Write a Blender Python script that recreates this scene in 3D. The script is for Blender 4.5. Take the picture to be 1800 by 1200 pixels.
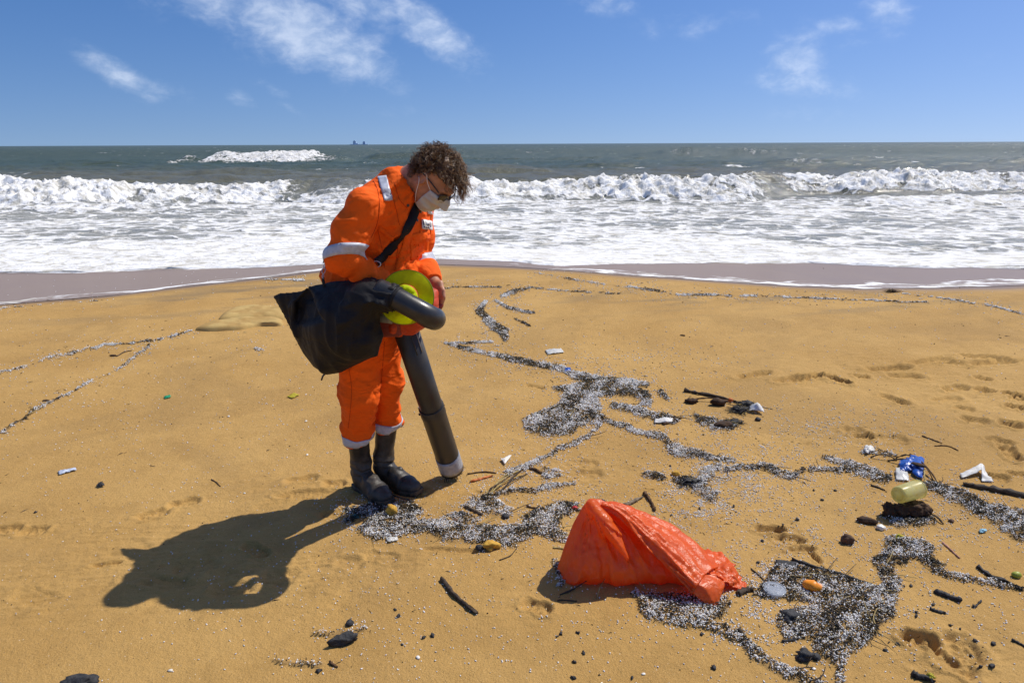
import bpy, bmesh, math, random
import numpy as np
from mathutils import Vector, Matrix

random.seed(7); RNG = np.random.default_rng(7)
for o in list(bpy.data.objects): bpy.data.objects.remove(o)
SC = bpy.context.scene
COL = SC.collection
rad = math.radians

# ------------------------------------------------------------------ camera
CAM_H = 1.6; FPX = 1200.0
PITCH = math.atan(347 / 1200.0); ROLL = rad(0.25)
_c, _s = math.cos(PITCH), math.sin(PITCH)
FW = np.array([0, _c, -_s]); _u0 = np.array([0, _s, _c]); _r0 = np.array([1.0, 0, 0])
RT = _r0 * math.cos(ROLL) - _u0 * math.sin(ROLL)
UP = _u0 * math.cos(ROLL) + _r0 * math.sin(ROLL)
CPOS = np.array([0, 0, CAM_H])
cd = bpy.data.cameras.new('camera'); cam = bpy.data.objects.new('camera', cd); COL.objects.link(cam)
cd.lens = 24; cd.sensor_width = 36; cd.sensor_fit = 'HORIZONTAL'; cd.clip_start = 0.05; cd.clip_end = 60000
m = Matrix((tuple(RT), tuple(UP), tuple(-FW))).transposed().to_4x4(); m.translation = Vector(CPOS)
cam.matrix_world = m
SC.camera = cam

# ------------------------------------------------------------------ sun, sky, exposure
SUN_AZ = math.atan2(0.61, 0.345)      # clockwise from +Y (towards the sea)
SUN_EL = rad(54.2)
SUND = np.array([math.sin(SUN_AZ) * math.cos(SUN_EL), math.cos(SUN_AZ) * math.cos(SUN_EL), math.sin(SUN_EL)])
sl = bpy.data.lights.new('sun', 'SUN'); sl.energy = 3.4; sl.angle = rad(0.53); sl.color = (1.0, 0.94, 0.84)
so = bpy.data.objects.new('sun', sl); COL.objects.link(so)
so.rotation_euler = Vector(SUND).to_track_quat('Z', 'Y').to_euler(); so.location = (6, 4, 9)
SC.view_settings.view_transform = 'Standard'; SC.view_settings.look = 'None'
SC.view_settings.exposure = 0.42; SC.view_settings.gamma = 1.0; SC.view_settings.use_curve_mapping = False

W = bpy.data.worlds.new('World'); SC.world = W; W.use_nodes = True
nt = W.node_tree; nt.nodes.clear()

class NT:
    """small node helper"""
    def __init__(s, tree): s.t = tree
    def n(s, typ, **kw):
        o = s.t.nodes.new(typ)
        ins = kw.pop('ins', {})
        for k, v in kw.items(): setattr(o, k, v)
        for k, v in ins.items(): s.set(o, k, v)
        return o
    def set(s, o, k, v):
        i = o.inputs[k]
        if isinstance(v, bpy.types.NodeSocket): s.t.links.new(v, i)
        elif isinstance(v, bpy.types.Node): s.t.links.new(v.outputs[0], i)
        else: i.default_value = v
    def math(s, op, a, b=None, c=None, clamp=False):
        o = s.t.nodes.new('ShaderNodeMath'); o.operation = op; o.use_clamp = clamp
        for i, v in enumerate((a, b, c)):
            if v is not None: s.set(o, i, v)
        return o.outputs[0]
    def vmath(s, op, a, b=None, scale=None):
        o = s.t.nodes.new('ShaderNodeVectorMath'); o.operation = op
        s.set(o, 0, a)
        if b is not None: s.set(o, 1, b)
        if scale is not None: s.set(o, 'Scale', scale)
        return o.outputs[1] if op in ('LENGTH', 'DOT_PRODUCT', 'DISTANCE') else o.outputs[0]
    def noise(s, vec, scale, detail=3, rough=0.55, dist=0.0, dim='3D', out=0):
        o = s.t.nodes.new('ShaderNodeTexNoise'); o.noise_dimensions = dim
        if vec is not None: s.set(o, 'Vector', vec)
        o.inputs['Scale'].default_value = scale; o.inputs['Detail'].default_value = detail
        o.inputs['Roughness'].default_value = rough; o.inputs['Distortion'].default_value = dist
        return o.outputs[out]
    def ss(s, v, a, b, o0=0.0, o1=1.0):
        o = s.t.nodes.new('ShaderNodeMapRange'); o.interpolation_type = 'SMOOTHSTEP'
        s.set(o, 0, v); s.set(o, 1, a); s.set(o, 2, b); s.set(o, 3, o0); s.set(o, 4, o1)
        return o.outputs[0]
    def mix(s, f, a, b, mode='MIX'):
        o = s.t.nodes.new('ShaderNodeMix'); o.data_type = 'RGBA'; o.blend_type = mode
        s.set(o, 0, f); s.set(o, 6, a); s.set(o, 7, b)
        return o.outputs[2]
    def sep(s, v):
        o = s.t.nodes.new('ShaderNodeSeparateXYZ'); s.set(o, 0, v); return o.outputs
    def comb(s, x, y, z):
        o = s.t.nodes.new('ShaderNodeCombineXYZ')
        for i, v in enumerate((x, y, z)): s.set(o, i, v)
        return o.outputs[0]

def ray(px, py): return FW + RT * ((px - 900) / FPX) + UP * ((600 - py) / FPX)

def build_sky():
    h = NT(nt)
    sky = h.n('ShaderNodeTexSky', sky_type='NISHITA', sun_disc=False)
    sky.sun_elevation = SUN_EL; sky.sun_rotation = SUN_AZ
    sky.altitude = 0; sky.air_density = 1.0; sky.dust_density = 0.8; sky.ozone_density = 2.2
    D = h.n('ShaderNodeTexCoord').outputs['Generated']
    x, y, z = h.sep(D)
    # clear sea air: the pale band low over the horizon is thin
    zz = h.math('ADD', h.math('MULTIPLY', h.math('ABSOLUTE', z), .88), .11)
    h.set(sky, 'Vector', h.comb(x, y, zz))
    az = h.math('ARCTAN2', x, y); el = h.math('ARCSINE', z)
    # clouds live in azimuth / elevation; a fine distortion makes their edges ragged
    P = h.comb(az, h.math('MULTIPLY', el, 1.6), 0.0)
    n1 = h.noise(P, 9.0, 8, 0.62, 0.25)
    n2 = h.noise(P, 30.0, 6, 0.6, 0.3)
    nn = h.math('ADD', h.math('MULTIPLY', n1, 0.6), h.math('MULTIPLY', n2, 0.4))
    clouds = [(390, 10, 70, 26, 10, .55), (520, 45, 95, 38, 20, .8), (610, 85, 60, 24, 30, .75), (640, 10, 60, 22, 15, .6), (760, 60, 60, 22, 32, .75),
              (210, 130, 34, 14, 32, .62), (275, 155, 30, 11, 12, .35), (425, 177, 20, 9, 10, .4), (485, 157, 24, 10, 30, .35), (505, 188, 20, 9, 20, .3),
              (1395, 105, 34, 30, 0, .55), (1365, 130, 30, 22, 0, .4), (1410, 145, 60, 20, 15, .4), (1560, 14, 30, 22, 20, .55), (1485, 45, 30, 10, 5, .4), (1490, 80, 22, 8, 0, .3),
              (1060, 6, 40, 12, 5, .45), (1220, 42, 80, 18, 0, .25), (1400, 185, 90, 26, 8, .16), (700, 195, 50, 10, 5, .16), (1150, 60, 30, 10, 0, .2), (1700, 112, 40, 12, 0, .15), (1020, 147, 24, 8, 0, .2)]
    tot = None
    for (cx, cy, rx, ry, ang, w) in clouds:
        d = ray(cx, cy); d = d / np.linalg.norm(d)
        a0 = math.atan2(d[0], d[1]); e0 = math.asin(d[2])
        ca, sa = math.cos(rad(-ang)), math.sin(rad(-ang))
        dx = h.math('SUBTRACT', az, a0); dy = h.math('SUBTRACT', el, e0)
        u = h.math('ADD', h.math('MULTIPLY', dx, ca * 1150 / rx / 1.25), h.math('MULTIPLY', dy, sa * 1150 / rx / 1.25))
        v = h.math('ADD', h.math('MULTIPLY', dx, -sa * 1150 / ry / 1.25), h.math('MULTIPLY', dy, ca * 1150 / ry / 1.25))
        r2 = h.math('ADD', h.math('MULTIPLY', u, u), h.math('MULTIPLY', v, v))
        gsn = h.math('MULTIPLY', h.math('POWER', 2.718, h.math('MULTIPLY', r2, -0.8)), w)
        tot = gsn if tot is None else h.math('MAXIMUM', tot, gsn)
    # unseen fair-weather cloud over the rest of the sky, thickened to add white fill
    Q = h.comb(az, h.math('MULTIPLY', el, 2.2), 3.0)
    g = h.ss(h.noise(Q, 3.2, 4, 0.5), 0.50, 0.70, 0.0, 0.9)
    inframe = h.ss(h.math('ABSOLUTE', az), 0.70, 0.95)
    above = h.ss(el, 0.24, 0.34)
    g = h.math('MULTIPLY', g, h.math('MAXIMUM', inframe, above))
    tot = h.math('MAXIMUM', tot, g)
    # coverage: gaussian weight pushed through the noise
    cov = h.math('MULTIPLY', h.ss(h.math('ADD', h.math('MULTIPLY', tot, 1.15), h.math('MULTIPLY', h.math('SUBTRACT', nn, 0.5), 2.0)), 0.10, 1.05), h.ss(tot, 0.0, 0.3))
    cov = h.math('MULTIPLY', cov, 0.52)
    hs = h.n('ShaderNodeHueSaturation', ins={'Hue': 0.5, 'Saturation': 1.34, 'Value': .84, 'Color': sky})
    # air-light lifts the horizon a little; clouds carry sun-lit white with a bluish body
    skyc = h.mix(1.0, hs.outputs[0], (0.93, 0.88, 1.05, 1), 'MULTIPLY')
    shade = h.ss(n2, 0.3, 0.75)
    cl = h.mix(shade, (4.3, 5.3, 7.0, 1), (7.6, 8.2, 9.2, 1))
    c = h.mix(cov, skyc, cl)
    bg = h.n('ShaderNodeBackground', ins={'Color': c, 'Strength': 0.095})
    out = h.n('ShaderNodeOutputWorld'); nt.links.new(bg.outputs[0], out.inputs[0])
build_sky()
# ------------------------------------------------------------------ helpers
def gp(px, py, z=0.0):
    """point of the sand plane seen at a photograph position"""
    d = ray(px, py); t = (z - CAM_H) / d[2]; return CPOS + d * t
def at(px, py, Y):
    d = ray(px, py); return CPOS + d * (Y / d[1])
def project(P):
    v = np.asarray(P, float) - CPOS; dz = v @ FW
    return 900 + FPX * (v @ RT) / dz, 600 - FPX * (v @ UP) / dz

_perm = RNG.permutation(256); _perm = np.concatenate([_perm, _perm, _perm]).astype(np.int32)
_grad = RNG.normal(size=(256, 3)); _grad /= np.linalg.norm(_grad, axis=1)[:, None]; _grad = _grad.astype(np.float32)
def pnoise(P, scale=1.0, seed=0):
    """gradient noise, P (...,2|3) -> (...) about -1..1"""
    P = np.asarray(P, np.float32) * scale
    if P.shape[-1] == 2: P = np.concatenate([P, np.full(P.shape[:-1] + (1,), 0.37 + seed * 7.13, np.float32)], -1)
    else: P = P + seed * 13.7
    i = np.floor(P).astype(np.int32); f = P - i; i &= 255
    u = f * f * f * (f * (f * 6 - 15) + 10)
    r = 0
    for dx in (0, 1):
        wx = u[..., 0] if dx else 1 - u[..., 0]
        for dy in (0, 1):
            wy = u[..., 1] if dy else 1 - u[..., 1]
            for dz in (0, 1):
                wz = u[..., 2] if dz else 1 - u[..., 2]
                hsh = _perm[_perm[_perm[i[..., 0] + dx] + i[..., 1] + dy] + i[..., 2] + dz]
                g = _grad[hsh]
                r = r + wx * wy * wz * (g[..., 0] * (f[..., 0] - dx) + g[..., 1] * (f[..., 1] - dy) + g[..., 2] * (f[..., 2] - dz))
    return r * 1.6
def fbm(P, scale=1.0, oct=4, gain=0.5, seed=0):
    r = 0; a = 1.0
    for k in range(oct):
        r = r + a * pnoise(P, scale * 2 ** k, seed + k); a *= gain
    return r
def sstep(a, b, x):
    t = np.clip((x - a) / (b - a), 0, 1); return t * t * (3 - 2 * t)

def mesh_np(name, V, F, mats=None, parent=None, smooth=True, attrs=None, fmat=None):
    """mesh object from arrays; F is (n,3) or (n,4) or a list of faces"""
    me = bpy.data.meshes.new(name)
    V = np.asarray(V, np.float32)
    if isinstance(F, np.ndarray):
        k = F.shape[1]
        me.vertices.add(len(V)); me.vertices.foreach_set('co', V.ravel())
        me.loops.add(F.size); me.loops.foreach_set('vertex_index', F.ravel().astype(np.int32))
        me.polygons.add(len(F)); me.polygons.foreach_set('loop_start', np.arange(0, F.size, k, dtype=np.int32))
        me.polygons.foreach_set('loop_total', np.full(len(F), k, np.int32))
    else:
        me.from_pydata([tuple(v) for v in V], [], F)
    if attrs:
        for an, av in attrs.items():
            if av.ndim == 1:
                a = me.attributes.new(an, 'FLOAT', 'POINT'); a.data.foreach_set('value', av.astype(np.float32))
            else:
                a = me.attributes.new(an, 'FLOAT_COLOR', 'POINT')
                c = np.ones((len(av), 4), np.float32); c[:, :3] = av; a.data.foreach_set('color', c.ravel())
    if mats is not None:
        for mm in (mats if isinstance(mats, (list, tuple)) else [mats]): me.materials.append(mm)
    if fmat is not None: me.polygons.foreach_set('material_index', np.asarray(fmat, np.int32))
    me.update(calc_edges=True); me.validate()
    if smooth: me.polygons.foreach_set('use_smooth', np.ones(len(me.polygons), bool))
    o = bpy.data.objects.new(name, me); COL.objects.link(o)
    if parent is not None:
        o.parent = parent
        o.matrix_parent_inverse = parent.matrix_world.inverted()
    return o
def empty(name, loc):
    o = bpy.data.objects.new(name, None); COL.objects.link(o); o.location = tuple(loc); o.empty_display_size = 0.1
    o.matrix_world = Matrix.Translation(Vector(tuple(loc)))
    return o
def tag(o, label=None, cat=None, group=None, kind=None):
    if label: o['label'] = label
    if cat: o['category'] = cat
    if group: o['group'] = group
    if kind: o['kind'] = kind
    return o
def grid_faces(nr, nc, closed=False):
    r = np.arange(nr - 1)[:, None]; c = np.arange(nc if closed else nc - 1)[None, :]
    c1 = (c + 1) % nc
    a = r * nc + c; b = r * nc + c1; d = (r + 1) * nc + c; e = (r + 1) * nc + c1
    return np.stack([a, b, e, d], -1).reshape(-1, 4)
def catmull(pts, n):
    """smooth curve through points (k,d) sampled n times"""
    P = np.asarray(pts, float); k = len(P)
    Q = np.concatenate([[2 * P[0] - P[1]], P, [2 * P[-1] - P[-2]]])
    t = np.linspace(0, k - 1 - 1e-9, n); i = t.astype(int); f = (t - i)[:, None]
    p0, p1, p2, p3 = Q[i], Q[i + 1], Q[i + 2], Q[i + 3]
    return 0.5 * (2 * p1 + (p2 - p0) * f + (2 * p0 - 5 * p1 + 4 * p2 - p3) * f ** 2 + (3 * p1 - p0 - 3 * p2 + p3) * f ** 3)
def norm(v): v = np.asarray(v, float); return v / (np.linalg.norm(v, axis=-1, keepdims=True) + 1e-12)
def tube_geo(path, radii, ns=8, cap=True, squash=1.0, up=(0, 0, 1)):
    """tube vertices / faces along a path (n,3)"""
    path = np.asarray(path, float); n = len(path); radii = np.broadcast_to(np.asarray(radii, float), (n,))
    T = norm(np.gradient(path, axis=0)); u = np.asarray(up, float)
    N = []; ref = u if abs(T[0] @ u) < 0.95 else np.array([1.0, 0, 0])
    for i in range(n):
        ref = ref - T[i] * (ref @ T[i]); ref = ref / (np.linalg.norm(ref) + 1e-9); N.append(ref)
    N = np.array(N); B = np.cross(T, N)
    a = np.linspace(0, 2 * math.pi, ns, endpoint=False)
    V = path[:, None] + radii[:, None, None] * (np.cos(a)[None, :, None] * B[:, None] + squash * np.sin(a)[None, :, None] * N[:, None])
    V = V.reshape(-1, 3); F = [tuple(f) for f in grid_faces(n, ns, True)]
    if cap:
        F.append(tuple(range(ns))[::-1]); F.append(tuple(range((n - 1) * ns, n * ns)))
    return V, F
def tube(name, path, radii, mat, parent=None, ns=10, smooth=True, **kw):
    V, F = tube_geo(path, radii, ns, **kw); return mesh_np(name, V, F, mat, parent, smooth)
def join_geo(parts):
    VV = []; FF = []; k = 0
    for V, F in parts:
        VV.append(np.asarray(V)); FF += [tuple(int(i) + k for i in f) for f in F]; k += len(V)
    return np.concatenate(VV), FF
def solidify(o, t, offset=0.0):
    md = o.modifiers.new('solid', 'SOLIDIFY'); md.thickness = t; md.offset = offset; return o
def subsurf(o, n=1):
    md = o.modifiers.new('sub', 'SUBSURF'); md.levels = n; md.render_levels = n; return o

# ---- implicit surfaces (naive surface nets on a sparse block grid)
def surface_nets(f, lo, hi, h, B=4, margin=2.3):
    lo = np.asarray(lo, float); hi = np.asarray(hi, float)
    nb = np.ceil((hi - lo) / (h * B)).astype(int); n = nb * B
    ci = np.stack(np.meshgrid(*[np.arange(k) for k in nb], indexing='ij'), -1).reshape(-1, 3)
    cen = lo + (ci * B + (B - 1) / 2.0) * h
    dc = f(cen.astype(np.float32))
    D = np.repeat(np.repeat(np.repeat(dc.reshape(nb), B, 0), B, 1), B, 2).astype(np.float32)
    act = ci[np.abs(dc) < margin * h * B]
    off = np.stack(np.meshgrid(*[np.arange(B)] * 3, indexing='ij'), -1).reshape(-1, 3)
    idx = (act[:, None] * B + off[None]).reshape(-1, 3)
    vals = np.empty(len(idx), np.float32); CH = 400000
    for k in range(0, len(idx), CH):
        vals[k:k + CH] = f((lo + idx[k:k + CH] * h).astype(np.float32))
    D[idx[:, 0], idx[:, 1], idx[:, 2]] = vals
    S = D < 0
    cnt = np.zeros(tuple(n - 1), np.int8)
    cs = [(a, b, c) for a in (0, 1) for b in (0, 1) for c in (0, 1)]
    sl_ = lambda a, b, c: (slice(a, n[0] - 1 + a), slice(b, n[1] - 1 + b), slice(c, n[2] - 1 + c))
    for q in cs: cnt += S[sl_(*q)]
    cell = np.argwhere((cnt > 0) & (cnt < 8))
    vid = np.full(tuple(n - 1), -1, np.int32); vid[cell[:, 0], cell[:, 1], cell[:, 2]] = np.arange(len(cell))
    acc = np.zeros((len(cell), 3)); num = np.zeros(len(cell))
    val = {q: D[cell[:, 0] + q[0], cell[:, 1] + q[1], cell[:, 2] + q[2]] for q in cs}
    for q in cs:
        for ax in range(3):
            if q[ax] == 0:
                r = list(q); r[ax] = 1; r = tuple(r)
                a, b = val[q], val[r]; x = (a < 0) != (b < 0)
                t = np.where(x, a / np.where(x, a - b, 1), 0)
                p = np.repeat(np.array(q, float)[None], len(cell), 0); p[:, ax] += t
                acc += p * x[:, None]; num += x
    V = lo + (cell + acc / num[:, None]) * h
    quads = []
    for ax in range(3):
        b, c = (ax + 1) % 3, (ax + 2) % 3
        s0 = [slice(1, n[0] - 1)] * 3; s1 = list(s0)
        s0 = [slice(1, k - 1) for k in n]; s1 = list(s0)
        s0[ax] = slice(0, n[ax] - 1); s1[ax] = slice(1, n[ax])
        A, Bq = S[tuple(s0)], S[tuple(s1)]
        e = np.argwhere(A != Bq)
        base = np.array([1, 1, 1]); base[ax] = 0; e = e + base
        flip = S[e[:, 0], e[:, 1], e[:, 2]]
        def cid(db, dc):
            g_ = e.copy(); g_[:, b] -= db; g_[:, c] -= dc; return vid[g_[:, 0], g_[:, 1], g_[:, 2]]
        q = np.stack([cid(1, 1), cid(0, 1), cid(0, 0), cid(1, 0)], -1)
        q[~flip] = q[~flip][:, ::-1]
        quads.append(q)
    Q = np.concatenate(quads); Q = Q[(Q >= 0).all(1)]
    return V, Q.astype(np.int32)
def relax(V, Q, it=1, lam=0.5):
    """light Laplacian smoothing"""
    n = len(V)
    E = np.concatenate([Q[:, [0, 1]], Q[:, [1, 2]], Q[:, [2, 3]], Q[:, [3, 0]]]); E = np.concatenate([E, E[:, ::-1]])
    cnt = np.bincount(E[:, 0], minlength=n).astype(float)
    for _ in range(it):
        s = np.stack([np.bincount(E[:, 0], V[E[:, 1], k], minlength=n) for k in range(3)], -1)
        V = V + lam * (s / np.maximum(cnt, 1)[:, None] - V)
    return V
def smin(a, b, k):
    h_ = np.clip(0.5 + 0.5 * (b - a) / k, 0, 1); return b * (1 - h_) + a * h_ - k * h_ * (1 - h_)
def sd_cone(P, a, b, ra, rb):
    a = np.asarray(a, np.float32); b = np.asarray(b, np.float32); d = b - a
    t = np.clip((P - a) @ d / (d @ d), 0, 1)
    return np.linalg.norm(P - a - t[:, None] * d, axis=1) - (ra + (rb - ra) * t)
def sd_chain(P, pts, rs, k=0.0):
    r = None
    for i in range(len(pts) - 1):
        d = sd_cone(P, pts[i], pts[i + 1], rs[i], rs[i + 1])
        r = d if r is None else (smin(r, d, k) if k > 0 else np.minimum(r, d))
    return r
def sd_ell(P, c, axes, rr):
    """ellipsoid, axes rows = local directions"""
    q = (P - np.asarray(c, np.float32)) @ np.asarray(axes, np.float32).T
    rr = np.asarray(rr, np.float32)
    k0 = np.linalg.norm(q / rr, axis=1); k1 = np.linalg.norm(q / (rr * rr), axis=1)
    return k0 * (k0 - 1.0) / np.maximum(k1, 1e-6)
def sd_loft(P, cs, wa, wd, A, Bd):
    """elliptic tube: centres cs, half widths wa along W, wd along D (per station), W = A, D = Bd (per station unit vectors)"""
    r = None
    for i in range(len(cs) - 1):
        a, b = np.asarray(cs[i]), np.asarray(cs[i + 1]); d = b - a
        t = np.clip((P - a) @ d / (d @ d), 0, 1)
        q = P - a - t[:, None] * d
        Wv = norm(A[i] + (A[i + 1] - A[i]) * 0.5); Dv = norm(Bd[i] + (Bd[i + 1] - Bd[i]) * 0.5)
        w = wa[i] + (wa[i + 1] - wa[i]) * t; dd = wd[i] + (wd[i + 1] - wd[i]) * t
        u = q @ Wv; v = q @ Dv; al = q @ (d / np.linalg.norm(d))
        k = np.sqrt((u / w) ** 2 + (v / dd) ** 2 + (al / np.minimum(w, dd)) ** 2)
        s = (k - 1) * np.minimum(w, dd)
        r = s if r is None else smin(r, s, 0.02)
    return r

# ---- materials
def mat(name, color, rough=0.6, spec=0.5, var=0.0, vscale=20.0, bump=0.0, bscale=120.0, metal=0.0, trans=None, sheen=0.0, color2=None, coat=0.0, alpha=None):
    M = bpy.data.materials.new(name); M.use_nodes = True
    h = NT(M.node_tree); b = M.node_tree.nodes['Principled BSDF']
    b.inputs['Roughness'].default_value = rough; b.inputs['Specular IOR Level'].default_value = spec
    b.inputs['Metallic'].default_value = metal
    if sheen: b.inputs['Sheen Weight'].default_value = sheen
    if coat: b.inputs['Coat Weight'].default_value = coat; b.inputs['Coat Roughness'].default_value = 0.15
    P = h.n('ShaderNodeTexCoord').outputs['Object']
    c = tuple(color) + (1,)
    if var or color2:
        n = h.noise(P, vscale, 5, 0.6)
        c2 = tuple(color2) + (1,) if color2 else tuple(max(0, k * (1 - var)) for k in color) + (1,)
        c1 = c if color2 else tuple(min(1, k * (1 + var * 0.7)) for k in color) + (1,)
        cc = h.mix(h.ss(n, 0.32, 0.68), c2, c1)
        h.set(b, 'Base Color', cc)
        h.set(b, 'Roughness', h.ss(n, 0.3, 0.7, min(1, rough + 0.08), max(0.03, rough - 0.08)))
    else:
        cc = None; b.inputs['Base Color'].default_value = c
    if bump:
        bn = h.n('ShaderNodeBump', ins={'Strength': bump, 'Distance': 0.004, 'Height': h.noise(P, bscale, 5, 0.65)})
        h.set(b, 'Normal', bn.outputs[0])
    if alpha is not None: b.inputs['Alpha'].default_value = alpha
    if trans:
        tl = h.n('ShaderNodeBsdfTranslucent')
        if cc is not None: h.set(tl, 'Color', cc)
        else: tl.inputs['Color'].default_value = c
        mx = h.n('ShaderNodeMixShader', ins={0: trans}); o = M.node_tree.nodes['Material Output']
        M.node_tree.links.new(b.outputs[0], mx.inputs[1]); M.node_tree.links.new(tl.outputs[0], mx.inputs[2])
        M.node_tree.links.new(mx.outputs[0], o.inputs[0])
    return M
# ------------------------------------------------------------------ shore lines (x -> y of the wet edge and of the foam edge)
SEA_Z = -0.55; SLOPE = 0.10
_we = np.array([(-300, 545), (0, 528), (200, 512), (400, 489), (560, 471), (680, 462), (770, 459), (900, 463), (1000, 470), (1200, 484), (1400, 496), (1520, 501), (1650, 499), (1800, 495), (2100, 488)], float)
_wg = np.array([gp(a, b)[:2] for a, b in _we])
def ye(x): return np.interp(x, _wg[:, 0], _wg[:, 1])
def base_z(x, y):
    d = y - (ye(x) - 0.45)
    return -SLOPE * 0.5 * (d + np.sqrt(d * d + 0.09)) + SLOPE * 0.5 * 0.05
def gslope(px, py):
    """point of the sloping beach face at a photograph position"""
    d = ray(px, py); t = 6.0 / d[1]
    for _ in range(60):
        p = CPOS + d * t; t += (p[2] - base_z(p[0], p[1])) / (-d[2]) * 0.7
    return CPOS + d * t
_fe = [(-300, 482), (0, 479), (120, 480), (300, 473), (420, 471), (560, 465), (680, 459), (770, 456), (900, 460), (975, 468), (1090, 464), (1250, 462), (1420, 462), (1560, 469), (1640, 472), (1720, 470), (1800, 474), (2100, 478)]
_fg = np.array([gslope(a, b)[:2] for a, b in _fe])
def yf(x): return np.maximum(np.interp(x, _fg[:, 0], _fg[:, 1]), ye(x) + 0.03)

# ------------------------------------------------------------------ drift bands of pellets and debris, traced on the sand
def _z(pts, x0, y0, s): return [(x0 + a * s, y0 + b * s) for a, b in pts]
LINES = [  # (points (x, y, half width), white weight, dark weight)
 ([(783,604,2),(830,615,5),(880,627,7),(930,638,8),(985,650,9),(1033,667,12),(1083,672,12),(1133,676,9)], 1, .9),
 ([(1076,713,6),(1100,718,8),(1133,728,9),(1160,735,10),(1187,741,8)], 1, 1.),
 ([(1060,738,4),(1033,770,4),(983,792,4),(950,808,4),(930,817,5),(897,833,7)], 1.1, .7),
 ([(1060,738,4),(1100,751,6),(1133,763,6),(1170,774,7),(1184,790,8),(1217,800,7),(1245,806,5),(1285,813,4)], 1, .9),
 ([(1264,817,6),(1243,834,9),(1227,857,12),(1250,873,12)], .9, .35),
 ([(1270,829,3),(1300,823,5),(1337,820,6),(1364,830,7),(1390,840,7),(1412,829,5)], 1, .8),
 ([(1425,828,4),(1487,827,5),(1525,833,8),(1562,844,8)], 1, 1.),
 ([(1450,806,4),(1480,813,6),(1512,822,6)], 1.2, .6),
 ([(1626,850,7),(1656,864,11),(1690,873,13),(1712,887,15),(1750,904,17),(1800,915,18),(1850,925,18)], 1, 1.1),
 ([(1770,930,10),(1795,940,14),(1830,945,14)], 1.2, .7),
 ([(1560,914,7),(1590,918,11),(1640,918,6)], .8, 1.3),
 ([(1600,966,11),(1630,982,10),(1648,1000,9),(1665,1012,6),(1700,1018,5),(1750,1027,5),(1795,1038,3)], 1, 1.1),
 ([(1120,1046,6),(1141,1079,9),(1179,1094,9),(1232,1100,9),(1280,1111,9),(1312,1132,9),(1334,1154,10),(1359,1172,9),(1400,1186,9),(1440,1206,9)], 1.2, .8),
 ([(893,862,5),(937,866,4),(963,858,5),(1007,851,4)], 1.2, .5),
 ([(850,877,6),(880,868,5),(910,861,4)], 1., .8),
 ([(1140,836,6),(1165,842,8)], .6, 1), ([(1190,846,6),(1213,850,10),(1232,856,6)], .25, 1.3),
 ([(883,520,4),(905,513,6),(928,507,3)], 1.3, .5), ([(873,528,3),(893,541,4),(937,551,3)], 1.1, .9),
 ([(853,531,5),(843,547,8),(857,563,11),(883,583,12),(890,597,7)], 1.1, .8), ([(790,605,2),(825,604,3),(863,602,4)], .8, 1),
 ([(905,561,2),(918,566,3),(931,573,2)], .2, 1.2), ([(940,478,1.5),(1000,490,2.5),(1050,498,2.5),(1150,510,3),(1183,517,3),(1350,521,2.5),(1415,523,2),(1632,532,1.5)], 1.2, .4),
 ([(930,505,1.5),(1000,512,1.5),(1090,518,1.8)], 1., .6), ([(1586,514,1),(1680,528,1.5),(1739,536,2),(1800,553,1.5)], 1.3, .3),
 ([(0,656,3),(55,641,3),(99,626,4),(147,616,3),(183,608,3),(230,604,2),(271,600,3),(305,592,3),(337,582,2)], 1.3, .5),
 ([(262,608,3),(257,615,2),(213,646,2.5),(185,660,1.5),(158,672,2.5),(125,689,2.5),(95,705,1.5),(70,718,3),(40,738,2),(7,758,2.5)], 1.0, .6),
 ([(465,489,1.5),(500,491,1.5),(533,493,3)], 1.4, .3), ([(0,541,1.5),(70,533,1),(180,526,1)], .7, .3), ([(780,507,1.5),(830,504,1.5),(880,505,2)], .5, .5), ([(450,614,3),(462,616,3)], 1.2, .1),
 ([(1160,690,6),(1175,700,5)],.4,1.), ([(1520,797,3),(1545,797,4),(1575,803,3)], 1., .5), ([(610,916,5),(640,905,6),(668,897,5)], .8, 1.2),
 ([(553,1114,3),(575,1117,5),(600,1116,5),(640,1107,4)], .5, .1), ([(480,1160,3),(520,1168,4),(560,1166,5)], .35, .1), ([(975,990,6),(988,1030,5)], 1., .3)]
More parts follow.
